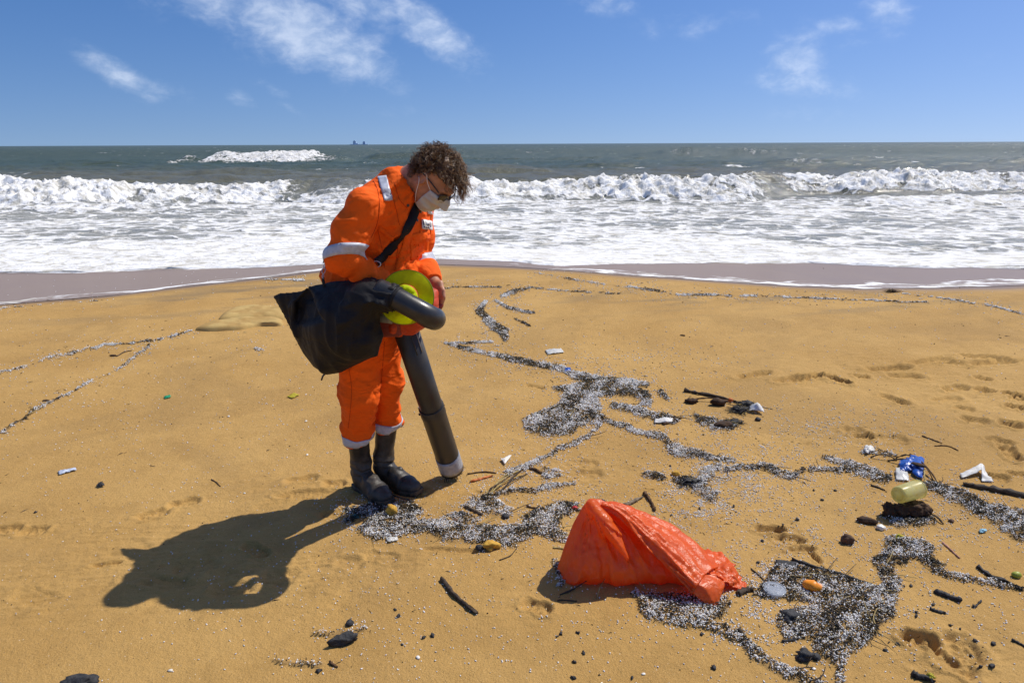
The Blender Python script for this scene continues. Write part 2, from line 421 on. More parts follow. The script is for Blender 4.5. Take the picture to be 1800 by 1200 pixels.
POLYS = [
 (_z([(640,605),(760,590),(860,570),(1060,560),(1190,640),(1180,710),(1100,705),(1130,660),(1000,650),(905,660),(912,735),(960,775),(860,800),(760,850),(620,862),(520,825),(505,775),(600,730),(700,690),(720,640)], 750, 480, 1/3), 1.0, .8),
 (_z([(1260,890),(1350,915),(1450,950),(1590,990),(1470,985),(1300,975),(1270,930)], 750, 480, 1/3), 1.1, .9),
 (_z([(1090,190),(1180,120),(1190,20),(1330,10),(1500,50),(1569,120),(1569,240),(1480,200),(1390,190),(1360,240),(1260,270),(1260,320),(1310,370),(1320,540),(1260,590),(1250,690),(1140,740),(1100,820),(980,920),(900,1000),(850,1060),(840,1230),(780,1230),(760,1070),(700,1000),(560,850),(350,870),(300,700),(380,640),(480,590),(640,580),(400,520),(100,500),(200,380),(290,240),(480,240),(800,340),(1130,440),(1170,390),(1120,290),(1070,210)], 1300, 940, .2167), .95, 1.0),
 (_z([(20,180),(100,140),(250,110),(330,90),(480,110),(640,150),(640,190),(560,210),(600,240),(720,230),(860,250),(1000,270),(1200,270),(1330,260),(1360,190),(1480,150),(1600,100),(1750,110),(1760,170),(1640,220),(1600,260),(1640,300),(1690,330),(1670,400),(1560,370),(1450,340),(1340,380),(1180,440),(1100,400),(960,390),(780,370),(650,330),(550,330),(470,360),(340,380),(220,340),(140,300),(230,250),(200,200)], 590, 860, .2444), 1.0, 1.1),
 (_z([(730,230),(850,180),(960,170),(1050,210),(1040,250),(900,260)], 590, 860, .2444), 1.0, .5),
 (_z([(900,130),(1000,70),(1100,50),(1180,70),(1290,160),(1270,200),(1180,190),(1060,180)], 590, 860, .2444), 1.1, .5),
 ([(950,823),(983,825),(988,840),(950,843)], 1.0, .4),
 ([(1115,1045),(1160,1088),(1250,1098),(1290,1066),(1265,1045)], .75, .5),
 ([(1218,727),(1240,735),(1300,745),(1290,760),(1250,757),(1225,745)], .8, 1.2)]
SCAT = [  # loose scatter: centre x, y, radii, weight
 (1290, 850, 130, 60, .16), (1230, 880, 70, 40, .30), (1400, 960, 160, 60, .07), (1300, 790, 160, 40, .06), (1040, 640, 200, 30, .03), (1450, 760, 150, 40, .05), (1330, 1060, 90, 70, .30),
 (1150, 1000, 500, 200, .022), (1000, 760, 400, 90, .012), (640, 910, 60, 40, .10), (720, 1100, 200, 90, .02), (1600, 1090, 160, 70, .05), (300, 760, 400, 200, .004), (930, 860, 160, 60, .06), (1200, 950, 120, 40, .05), (1640, 900, 160, 60, .06), (480, 1050, 200, 80, .012)]
MW, MH = 960, 400            # half-resolution field over x -60..1860, y 430..1230
_mx, _my = np.meshgrid(-60 + 2 * (np.arange(MW) + .5), 430 + 2 * (np.arange(MH) + .5))
def _field():
    white = np.zeros((MH, MW)); dark = np.zeros((MH, MW)); core = np.zeros((MH, MW))
    # ragged edges: distort the lookup
    q = np.stack([_mx * 0.02, _my * 0.035], -1)
    ox = 7 * pnoise(q, 1.3, 1) + 4 * pnoise(q, 4.0, 2); oy = 4 * pnoise(q, 1.3, 3) + 2.5 * pnoise(q, 4.0, 4)
    sc = np.clip((_my - 440) / 400, 0.15, 1); X = _mx + ox * sc; Y = _my + oy * sc
    thin = (Y < 690) & (X < 700) | (Y < 540) & (X > 935)
    brk = np.where(thin, np.clip(.80 + .9 * pnoise(q, 1.1, 6) + .7 * pnoise(q, 3.3, 7), .25, 1), 1)      # far lines come and go
    for pts, w, d in LINES:
        P = np.array(pts, float); best = np.zeros_like(X)
        for i in range(len(P) - 1):
            a, b = P[i], P[i + 1]; dx, dy = b[0] - a[0], b[1] - a[1]
            t = np.clip(((X - a[0]) * dx + (Y - a[1]) * dy) / (dx * dx + dy * dy), 0, 1)
            hw = (a[2] + (b[2] - a[2]) * t) * np.where(Y < 700, .72, .98)
            dd = np.hypot((X - a[0] - t * dx) * 0.75, Y - a[1] - t * dy) / hw
            best = np.maximum(best, (1 - sstep(.6, 1.25, dd)) * brk)
        white = np.maximum(white, best * w); dark = np.maximum(dark, best * d); core = np.maximum(core, best)
    for pts, w, d in POLYS:
        P = np.array(pts, float); ins = np.zeros(X.shape, bool); k = len(P); md = np.full(X.shape, 1e9)
        for i in range(k):
            x0, y0 = P[i]; x1, y1 = P[(i + 1) % k]
            c = ((y0 > Y) != (y1 > Y)) & (X < (x1 - x0) * (Y - y0) / (y1 - y0 + 1e-9) + x0); ins ^= c
            dx, dy = x1 - x0, y1 - y0; t = np.clip(((X - x0) * dx + (Y - y0) * dy) / (dx * dx + dy * dy + 1e-9), 0, 1)
            md = np.minimum(md, np.hypot(X - x0 - t * dx, Y - y0 - t * dy))
        sd = np.where(ins, md, -md); b = sstep(-3, 3, sd)
        white = np.maximum(white, b * w); dark = np.maximum(dark, b * d); core = np.maximum(core, b)
    loose = np.zeros_like(white)
    for cx, cy, rx, ry, w in SCAT:
        loose = np.maximum(loose, w * np.exp(-((_mx - cx) / rx) ** 2 - ((_my - cy) / ry) ** 2))
    return white, dark, core, loose
FW_, FD_, FC_, FL_ = _field()
def field_at(F, x, y, z=0.0):
    px, py = project(np.stack([x, y, np.broadcast_to(z, x.shape)], -1))
    u = np.clip((px + 60) / 2 - .5, 0, MW - 1.001); v = np.clip((py - 430) / 2 - .5, 0, MH - 1.001)
    ok = (px > -60) & (px < 1860) & (py > 430) & (py < 1230)
    i = u.astype(int); j = v.astype(int); fu = u - i; fv = v - j
    r = F[j, i] * (1 - fu) * (1 - fv) + F[j, i + 1] * fu * (1 - fv) + F[j + 1, i] * (1 - fu) * fv + F[j + 1, i + 1] * fu * fv
    return np.where(ok, r, 0)

# ------------------------------------------------------------------ footprints and scuffs pressed into the sand
PRINTS = []   # x, y, heading, length, width, depth
def fp(px, py, px2, py2, w=.09, depth=.018):
    a, b = gp(px, py)[:2], gp(px2, py2)[:2]; c = (a + b) / 2; d = b - a
    PRINTS.append((c[0], c[1], math.atan2(d[1], d[0]), max(.12, np.hypot(*d)), w, depth))
for q in [(240,912,300,896),(292,890,350,880),(500,850,560,840),(565,852,608,850),(492,872,590,868),(38,933,78,932),(0,931,22,928),
          (1295,664,1355,654,.10,.02),(1362,672,1420,662,.12,.022),(1418,664,1446,660,.08,.03),(1450,661,1496,676,.09,.04),(1500,660,1530,664,.08,.02),(1525,650,1600,646,.12,.024),(1560,660,1625,662,.12,.02),
          (1600,640,1670,630,.12,.02),(1640,636,1700,640,.14,.02),(1685,624,1760,628,.12,.022),(1700,640,1790,632,.14,.025),(1712,662,1740,668,.10,.018),(1660,686,1700,678,.12,.02),(1715,680,1745,690,.12,.02),
          (1546,692,1600,712,.09,.018),(1640,704,1690,700,.11,.014),(1686,735,1740,745,.12,.016),(1680,716,1710,722,.1,.014),(1768,690,1788,694,.1,.025),(1785,700,1800,702,.1,.02),(1770,712,1800,718,.1,.025),(1755,742,1800,752,.13,.025),(1760,782,1790,812,.1,.02),(1735,770,1780,786,.12,.014),
          (1735,836,1765,842,.1,.02),(1785,834,1800,836,.08,.02),(1505,766,1530,770,.1,.02),(1480,756,1520,762,.14,.012),(1530,770,1600,776,.14,.01),
          (1338,930,1370,930,.07,.028),(1365,948,1412,950,.09,.022),(1392,966,1425,964,.04,.02),(1420,966,1438,984,.03,.022),(1590,1122,1645,1132,.10,.035),(1640,1150,1720,1140,.16,.02),(1660,1165,1700,1180,.1,.02),
          (1000,838,1060,832,.12,.012),(1010,812,1050,820,.12,.010),(740,966,850,972,.04,.012),(640,975,700,985,.08,.01),(925,1062,960,1072,.08,.02),(830,866,870,872,.05,.01),(922,676,958,684,.05,.012),
          (430,955,470,975,.07,.018),(560,905,620,900,.06,.014),(590,985,640,995,.1,.008),(460,1010,520,1020,.12,.01),(300,1000,390,990,.1,.012),(250,1020,330,1030,.09,.012),(370,1040,450,1030,.1,.012),(160,994,215,988,.03,.016),(30,1040,90,1060,.1,.006),
          (690,860,760,870,.12,.012),(600,880,640,895,.1,.012),(1400,660,1440,680,.3,.006)]: fp(*q)
SCUFF = [(350, 1000, 230, 75, 1.0), (560, 880, 130, 40, .8), (560, 1010, 130, 60, .7), (1500, 770, 160, 25, .7), (1000, 830, 110, 30, .7), (1680, 690, 140, 60, .6), (1660, 1150, 110, 50, 1.0), (900, 1060, 100, 40, .4), (60, 1040, 90, 60, .5), (1390, 950, 70, 40, .6), (1560, 640, 150, 25, .6), (800, 850, 60, 20, .6), (680, 985, 130, 35, .7), (150, 930, 160, 30, .5), (1150, 860, 120, 30, .4), (480, 860, 120, 30, .5)]
def zs(x, y, fine=True):
    """sand height"""
    x = np.asarray(x, float); y = np.asarray(y, float); P = np.stack([x, y], -1)
    z = base_z(x, y)
    near = 1 - sstep(5.5, 9.0, y)
    z = z + 0.007 * pnoise(P, 1.3, 5) * np.minimum(1, near + .4) + 0.003 * pnoise(P, 4.0, 6) * near
    z = z + 0.0012 * pnoise(P, 17, 7) * near
    px, py = project(np.stack([x, y, np.zeros_like(x)], -1)); ok = (y > .9)
    sc = np.zeros_like(x)
    for cx, cy, rx, ry, w in SCUFF: sc = np.maximum(sc, w * np.exp(-((px - cx) / rx) ** 2 - ((py - cy) / ry) ** 2))
    sc = np.where(ok, sc, 0)
    if fine:
        # scuffed sand: short broken ripples
        rp = np.stack([x * 6 + y * 2, y * 26 - x * 5], -1)
        rr = pnoise(rp, 1.0, 8); z = z + sc * (0.009 * (np.maximum(0, .55 - np.abs(rr)) * 2 - .5) + 0.008 * pnoise(P, 14, 9) + 0.005 * pnoise(P, 38, 10))
    for (cx, cy, a, L, w, dep) in PRINTS:
        m = (np.abs(x - cx) < L) & (np.abs(y - cy) < L)
        if not m.any(): continue
        dx, dy = x[m] - cx, y[m] - cy; ca, sa = math.cos(a), math.sin(a)
        u = (dx * ca + dy * sa) / (L * .5); v = (-dx * sa + dy * ca) / (w * .5)
        wv = 1 + .18 * pnoise(np.stack([x[m], y[m]], -1), 22, 11)
        v = v / (1 - .22 * np.exp(-((u + .15) / .35) ** 2)) ; d = (np.abs(u) ** 2.6 + np.abs(v) ** 2.6) ** (1 / 2.6) * wv
        tread = 0.0025 * np.sin(u * L * .5 * 2 * math.pi / 0.022) * (d < .8) if dep > .015 else 0
        dep = dep * (.85 if cy < 3.3 else 1.35); z[m] += (-dep * (1 - sstep(.74, 1.04, d)) * (1 + .5 * pnoise(np.stack([x[m], y[m]], -1), 45, 13)) + dep * .30 * np.exp(-((d - 1.22) / .16) ** 2) * (1 + .8 * pnoise(np.stack([x[m], y[m]], -1), 30, 14))) + tread * (1 - sstep(.6, .9, d))
    return z
def build_sand():
    # rows follow equal steps of view angle, columns a fan: fine near the lens, coarse far away
    pys = np.linspace(1236, 452, 590); ys = np.array([gp(900, p)[1] for p in pys])
    ys = np.concatenate([[-160, -60, -25, -10, -5, -2, -.5, .5, 1.1, 1.45], ys[ys > 1.5], ys[-1] + np.array([.3, .7, 1.2, 2, 3, 4.5, 7, 12, 20, 40])])
    s = np.linspace(-.86, .86, 700); tail = np.array([.9, 1.0, 1.2, 1.6, 2.4, 4, 8, 16, 40, 90])
    s = np.concatenate([-tail[::-1], s, tail])
    w = np.maximum(ys + .46, 1.96)
    Y, S = np.meshgrid(ys, s, indexing='ij'); X = S * w[:, None]
    Z = zs(X.ravel(), Y.ravel()).reshape(X.shape)
    core = field_at(FC_, X.ravel(), Y.ravel()).reshape(X.shape)
    nn = pnoise(np.stack([X, Y], -1), 30, 12)
    Z = Z + core * (0.006 + 0.004 * nn) * np.clip(4.5 / np.maximum(Y, 1) - .5, 0, 1)
    V = np.stack([X, Y, Z], -1).reshape(-1, 3)
    M = bpy.data.materials.new('sand'); M.use_nodes = True; h = NT(M.node_tree); b = M.node_tree.nodes['Principled BSDF']
    P = h.n('ShaderNodeTexCoord').outputs['Object']
    wet = h.n('ShaderNodeAttribute', attribute_name='wet').outputs['Fac']
    mineral = h.n('ShaderNodeAttribute', attribute_name='mineral').outputs['Fac']
    litter = h.n('ShaderNodeAttribute', attribute_name='litter').outputs['Fac']
    big = h.noise(P, 1.1, 4, .55); mid = h.noise(P, 7.0, 4, .6); grain = h.noise(P, 420, 2, .7)
    c = h.mix(h.ss(big, .3, .7), (.425, .247, .068, 1), (.508, .310, .096, 1))
    c = h.mix(h.math('MULTIPLY', h.ss(h.noise(P, .8, 6, .66, .8), .47, .64), .55), c, (.325, .195, .062, 1))
    c = h.mix(h.math('MULTIPLY', h.ss(mid, .45, .75), .35), c, (.29, .165, .042, 1))
    c = h.mix(h.math('MULTIPLY', h.ss(grain, .52, .70), .55), c, (.62, .41, .18, 1))
    c = h.mix(h.math('MULTIPLY', h.ss(grain, .46, .30), .60), c, (.17, .085, .025, 1))
    vor = h.n('ShaderNodeTexVoronoi', feature='F1', ins={'Scale': 95.0, 'Vector': P})
    sel = h.sep(vor.outputs['Color'])
    sp = h.math('MULTIPLY', h.ss(vor.outputs['Distance'], .20, .10), h.ss(sel[0], .93, .94))
    c = h.mix(h.math('MULTIPLY', sp, .8), c, (.80, .74, .62, 1))
    sp2 = h.math('MULTIPLY', h.ss(vor.outputs['Distance'], .22, .12), h.ss(sel[1], .93, .94))
    c = h.mix(h.math('MULTIPLY', sp2, .8), c, (.07, .05, .035, 1))
    c = h.mix(h.math('MULTIPLY', litter, .32), c, (.11, .085, .06, 1))
    c = h.mix(mineral, c, (.20, .15, .085, 1))
    c = h.mix(wet, c, (.20, .125, .062, 1))
    h.set(b, 'Base Color', c)
    h.set(b, 'Roughness', h.ss(wet, 0, 1, .92, .35)); b.inputs['Specular IOR Level'].default_value = .3
    hgt = h.math('ADD', h.math('MULTIPLY', grain, .55), h.math('ADD', h.math('MULTIPLY', h.noise(P, 130, 3, .6), .8), h.math('MULTIPLY', h.noise(P, 34, 3, .6), 1.2)))
    bn = h.n('ShaderNodeBump', ins={'Distance': 0.006, 'Height': hgt}); h.set(bn, 'Strength', h.ss(wet, 0, 1, .85, .05)); h.set(b, 'Normal', bn.outputs[0])
    x, y = V[:, 0].astype(float), V[:, 1].astype(float)
    wetv = sstep(-.55, .05, y - ye(x) + .18 * pnoise(V[:, :2], .8, 3))
    # dark heavy-mineral streaks that the swash left
    px, py = project(np.stack([x, y, np.zeros_like(x)], -1))
    st = pnoise(np.stack([x * .5 + y * .35, y * 2.2 - x * .9], -1), 1.6, 15); st2 = pnoise(np.stack([x * 1.5, y * 5], -1), 2.0, 16)
    reg = np.exp(-((px - 420) / 300) ** 2 - ((py - 520 - (420 - px) * .12) / 22) ** 2) + .8 * np.exp(-((px - 1350) / 420) ** 2 - ((py - 530) / 22) ** 2)
    minv = np.clip(reg, 0, 1) * sstep(.0, .55, st + .45 * st2) * .75
    minv = np.where(y > 1.2, minv, 0)
    o = mesh_np('sand_beach', V, grid_faces(len(ys), len(s)), M, attrs={'wet': wetv, 'mineral': minv, 'litter': core.ravel()})
    tag(o, 'golden damp beach sand with footprints', None, None, 'structure')
    return o
sand = build_sand()

# ------------------------------------------------------------------ sea
def build_sea():
    rows = np.concatenate([np.linspace(8, 14, 90, endpoint=False), np.linspace(14, 23, 60, endpoint=False), np.linspace(23, 33, 190, endpoint=False), np.linspace(33, 75, 110, endpoint=False), np.linspace(75, 110, 70, endpoint=False), np.geomspace(110, 2500, 110, endpoint=False), np.geomspace(2500, 45000, 12)])
    s = np.linspace(-.84, .84, 500); tail = np.array([.9, 1.1, 1.5, 2.5, 5, 12, 30]); s = np.concatenate([-tail[::-1], s, tail])
    nf = 14; rows = np.concatenate([np.linspace(6.5, 7.95, nf), rows])         # first rows: the thin film between wet edge and foam edge
    R, S = np.meshgrid(rows, s, indexing='ij'); X = S * (np.maximum(R, 8) + .46)
    Y = R + (yf(X) - 8) * np.exp(-(np.maximum(R, 8) - 8) / 4.0)
    Y[:nf] = ye(X[:nf]) + (yf(X[:nf]) - ye(X[:nf])) * (np.arange(nf) / nf)[:, None]
    x, y = X.ravel(), Y.ravel(); P = np.stack([x, y], -1)
    shore = y - yf(x)                       # metres beyond the foam edge
    film = 1 - sstep(-.05, .03, shore)
    z = np.full_like(x, SEA_Z)
    foam = np.zeros_like(x)
    # swell and chop
    far = sstep(14, 40, y)
    sw = fbm(np.stack([x * .06, y * .22], -1), 1.0, 3, .5, 3)
    z += far * (.22 * sw * np.minimum(1, 250 / np.maximum(y, 1)) + .20 * fbm(np.stack([x * .30, y * .62], -1), 1.0, 4, .6, 7) * (y < 1200))
    z += (1 - far) * .035 * fbm(np.stack([x * .8, y * 1.6], -1), 1., 3, .5, 9) * sstep(0, 4, shore)
    def breaker(yb, h_, wf, wb, nseed, foamw, backfoam=.0, xm=None):
        nonlocal z, foam
        t = y - yb
        mask = np.ones_like(x) if xm is None else xm
        hh = h_ * mask
        lump = fbm(np.stack([x, y * 1.2], -1), .9, 4, .6, nseed)
        prof = np.where(t < 0, np.clip(1 + t / wf, 0, 1) ** .75, np.exp(-(t / wb) ** 2))
        fr = np.where(t < 0, np.clip(1 + t / wf, 0, 1) > 0, t < .25 * wb)
        edge = sstep(0, .35, prof)
        z = z + hh * prof + mask * edge * np.where(t < .35 * wb, 1, 0) * foamw * (.16 * lump + .14 * fbm(np.stack([x * 2.6 + .5 * lump, y * .8], -1), 1.0, 3, .6, nseed + 3) + .12 * fbm(P, 4.2, 3, .7, nseed + 5)) * np.minimum(1, h_)
        fo = np.where(t < 0, sstep(-wf * 1.15, -wf * .75, t + .25 * lump), 1 - sstep(.12 * wb, .38 * wb, t + .25 * wb * lump)) * foamw * mask * np.clip(.90 + .35 * lump + .25 * fbm(P, 2.4, 2, .6, nseed + 9), .45, 1.1)
        foam = np.maximum(foam, fo)
    ln = lambda sx, sd: pnoise(np.stack([x * sx, x * 0 + .3], -1), 1.0, sd)
    # first (nearest) line of broken surf, right across
    yb = 29.5 + 1.6 * ln(.09, 21) + .8 * ln(.3, 22) - .02 * x + 4.2 * sstep(8, 14, x) - 1.5 * sstep(-9, -16, x)
    hb = .78 + .22 * ln(.16, 23) + .10 * ln(.7, 24)
    clear = 1 - .75 * np.exp(-((x + 7.5) / 1.6) ** 2) - .6 * np.exp(-((x - 11.5) / 2.0) ** 2)
    breaker(yb, np.maximum(hb, .45), 2.6, 2.4, 25, np.clip(clear + .25 * ln(.5, 26), .25, 1))
    # small bore in front on the right
    breaker(24.8 + .6 * ln(.25, 27), .26, 1.1, 1.2, 28, 1.0, xm=sstep(10, 14, x) + .8 * sstep(-9.5, -13, x))
    # second line far out: two broken stretches
    yb2 = 92 + 3 * ln(.04, 31)
    breaker(yb2, 1.45, 7.5, 5.0, 32, 1.0, xm=sstep(-43, -38.5, x + 2.5 * ln(.5, 50)) * (1 - sstep(-27, -19, x + 2 * ln(.4, 51))) * (.85 + .3 * ln(.22, 52)))
    breaker(yb2 + 14, 1.0, 4, 6.0, 35, .0, xm=sstep(-23, -19, x) * (1 - sstep(-10, -4, x)))
    breaker(118 + 5 * ln(.05, 36), 1.5, 7, 6.0, 37, np.clip(.45 + .6 * ln(.25, 53), 0, 1), xm=sstep(16, 26, x + 4 * ln(.3, 54)) * (1 - sstep(40, 58, x)) * (.8 + .35 * ln(.2, 55)))
    breaker(70 + 3 * ln(.06, 56), .55, 3.5, 4.0, 57, np.clip(-.05 + .9 * ln(.16, 58), 0, .8), xm=np.clip(.5 + .9 * ln(.08, 59), 0, 1))
    breaker(52 + 2 * ln(.08, 60), .5, 3, 3.5, 61, np.clip(-.1 + .9 * ln(.2, 62), 0, .8), xm=np.clip(.3 + 1.1 * ln(.09, 63), 0, 1))
    breaker(165 + 6 * ln(.03, 64), .9, 7, 8.0, 65, np.clip(.9 * ln(.12, 66), 0, .7), xm=np.clip(.4 + ln(.04, 67), 0, 1))
    breaker(44 + 2 * ln(.05, 38), .35, 3, 4.0, 39, .0, xm=.6 + .5 * ln(.06, 40))
    # foam carpet between surf and sand
    near = 1 - sstep(27, 31, y)
    carpet = near * (.635 + .31 * (1 - sstep(2, 5.5, shore)) + .12 * fbm(np.stack([x * .25, y * .6], -1), 1.0, 2, .5, 41))
    foam = np.maximum(foam * 1.0, np.where(shore > -.03, carpet, 0))
    # white caps
    wc = fbm(np.stack([x * .16, y * .30], -1), 1.0, 4, .6, 44)
    foam = np.maximum(foam, sstep(.50, .90, wc) * .62 * sstep(34, 45, y) * (y < 900))
    # thin foam lace at the upper edge of the film
    up = y - ye(x)
    lace = film * (1 - sstep(.3, 1.5, up + .3 * pnoise(P, 1.5, 45))) * .56 * sstep(-1.0, .6, np.abs(x + 1) - .8)
    foam = np.maximum(foam, lace)
    zb = base_z(x, y) + .007 * pnoise(P, 1.3, 5) * .4
    thick = .004 + (1 - film) * (.012 + .02 * np.maximum(0, 1 + pnoise(P, 3.5, 46)) * (shore < 1.2) * sstep(-.03, .12, shore))
    z = np.maximum(z, zb + thick)
    V = np.stack([x, y, z], -1)
    M = bpy.data.materials.new('sea_water'); M.use_nodes = True; h = NT(M.node_tree); b = M.node_tree.nodes['Principled BSDF']
    Pn = h.n('ShaderNodeTexCoord').outputs['Object']; fa = h.n('ShaderNodeAttribute', attribute_name='foam').outputs['Fac']; fi = h.n('ShaderNodeAttribute', attribute_name='film').outputs['Fac']
    px_, py_, pz_ = h.sep(Pn)
    A = h.comb(h.math('MULTIPLY', px_, .72), py_, 0.0)
    n1 = h.noise(A, .62, 8, .68, 1.6); n2 = h.noise(A, 2.8, 7, .68, 1.2); n3 = h.noise(A, 14.0, 4, .6, .3)
    pat = h.math('ADD', h.math('ADD', h.math('MULTIPLY', n1, .55), h.math('MULTIPLY', n2, .33)), h.math('MULTIPLY', n3, .12))
    vz = h.n('ShaderNodeTexVoronoi', feature='DISTANCE_TO_EDGE', ins={'Scale': 1.5, 'Vector': h.vmath('ADD', A, h.vmath('SCALE', h.n('ShaderNodeTexNoise', ins={'Vector': A, 'Scale': 1.3, 'Detail': 5.0, 'Roughness': .65}).outputs['Color'], scale=.9))})
    lace = h.ss(vz.outputs['Distance'], .0, .16, 1.0, 0.0)
    pat = h.math('ADD', h.math('MULTIPLY', pat, .86), h.math('MULTIPLY', lace, .15))
    # foam where the pattern exceeds (1 - coverage)
    thr = h.math('SUBTRACT', .90, h.math('MULTIPLY', fa, .72))
    fm = h.ss(h.math('SUBTRACT', pat, thr), -.085, .075)
    fm = h.math('MULTIPLY', fm, h.ss(fa, .02, .15))
    wdepth = h.ss(py_, 22, 60)
    wc_ = h.mix(wdepth, (.28, .285, .25, 1), (.056, .082, .050, 1))
    wc_ = h.mix(h.math('MULTIPLY', h.ss(py_, 24, 34), h.ss(py_, 80, 42)), wc_, (.13, .125, .075, 1))
    wc_ = h.mix(fi, wc_, (.25, .175, .125, 1))
    fcol = h.mix(h.ss(n2, .34, .60), (.52, .50, .43, 1), (.88, .89, .89, 1))  # creamy-brown shadows in the foam are put into its colour
    h.set(b, 'Base Color', h.mix(fm, wc_, fcol))
    b.inputs['Roughness'].default_value = .9; b.inputs['Specular IOR Level'].default_value = .0
    hh = h.math('ADD', h.math('ADD', h.math('MULTIPLY', h.noise(A, 1.6, 6, .62), .9), h.math('MULTIPLY', n3, .16)), h.math('MULTIPLY', h.math('MULTIPLY', fm, h.math('ADD', h.noise(Pn, 2.2, 6, .7), .3)), .55))
    dist = h.ss(py_, 20, 200, .16, .85)
    bn = h.n('ShaderNodeBump', ins={'Height': hh}); h.set(bn, 'Distance', dist); h.set(bn, 'Strength', h.math('MULTIPLY', h.math('SUBTRACT', 1.0, h.math('MULTIPLY', fi, .93)), .9)); h.set(b, 'Normal', bn.outputs[0])
    # mirror part of the water: a wind-roughened sea never reaches full grazing reflection
    gl_ = h.n('ShaderNodeBsdfGlossy', ins={'Color': (1, 1, 1, 1), 'Normal': bn.outputs[0]}); h.set(gl_, 'Roughness', h.math('ADD', h.ss(py_, 30, 110, .12, .27), h.math('MULTIPLY', fi, .12)))
    fr = h.n('ShaderNodeFresnel', ins={'IOR': 1.33, 'Normal': bn.outputs[0]}).outputs[0]
    cap = h.math('ADD', h.ss(py_, 16, 60, .36, .30), h.math('MULTIPLY', fi, -.13))
    fac = h.math('MULTIPLY', h.math('MINIMUM', fr, cap), h.math('SUBTRACT', 1.0, h.math('MULTIPLY', fm, .92)))
    mx = h.n('ShaderNodeMixShader', ins={0: fac}); L = M.node_tree.links
    L.new(b.outputs[0], mx.inputs[1]); L.new(gl_.outputs[0], mx.inputs[2]); L.new(mx.outputs[0], M.node_tree.nodes['Material Output'].inputs[0])
    o = mesh_np('sea', V, grid_faces(len(rows), len(s)), M, attrs={'foam': foam, 'film': film})
    tag(o, 'green-grey sea with lines of white breaking surf', None, None, 'structure')
build_sea()
# ------------------------------------------------------------------ the person: pose
A3 = lambda *a: np.array(at(*a))
FH = norm([.83, -.55, 0]); LH = norm([.55, .83, 0]); ZH = np.array([0, 0, 1.0])
R_HEEL = gp(628, 854); R_DIR = norm([.70, -.71, 0]); L_HEEL = gp(664, 845); L_DIR = norm([.83, -.55, 0])
R_ANK = R_HEEL + R_DIR * .05 + ZH * .10; L_ANK = L_HEEL + L_DIR * .05 + ZH * .10
R_CUFF = A3(629, 763, 2.93); L_CUFF = A3(681, 744, 3.02)
R_KNEE = A3(629, 690, 2.82); L_KNEE = A3(677, 668, 2.93)
R_HIP = A3(626, 580, 2.80); L_HIP = A3(667, 585, 2.93)
PELV = A3(645, 555, 2.87)
R_SH = A3(640, 366, 2.67); R_ELB = A3(600, 452, 2.60); R_WR = A3(680, 505, 2.69)
L_SH = A3(728, 372, 3.0); L_ELB = A3(736, 462, 2.98); L_WR = A3(762, 496, 2.84)
NECK0 = A3(704, 330, 2.83); NECK1 = A3(738, 316, 2.80)
HC = A3(762, 317, 2.78); HS = .90
HF = norm([.60, -.26, -.76]); HU = norm(np.array([.70, -.28, .64]) - HF * (HF @ np.array([.70, -.28, .64]))); HL = np.cross(HU, HF)
HAX = np.stack([HF, HL, HU])
def hp(f, l, u): return HC + (HF * f + HL * l + HU * u) * HS

# torso stations: centre, half width, half depth, and the local front direction
TS = [(A3(648, 600, 2.87), .165, .125, FH), (A3(645, 556, 2.87), .185, .150, FH), (A3(648, 500, 2.86), .180, .158, norm(FH + .15 * ZH)),
      (A3(668, 440, 2.86), .168, .145, norm(FH - .25 * ZH)), (A3(688, 392, 2.85), .172, .135, norm(FH - .45 * ZH)), (A3(694, 355, 2.84), .180, .100, norm(FH - .6 * ZH)), (A3(706, 330, 2.83), .10, .08, norm(FH - .8 * ZH))]

def limb_rings(P, a, b, freq, seed):
    d = b - a; L = np.linalg.norm(d); t = (P - a) @ (d / L)
    w = pnoise(P, 6.0, seed) * .6 + pnoise(P, 13.0, seed + 1) * .35
    return t, np.sin((t * freq + w * 1.1) * 2 * math.pi)

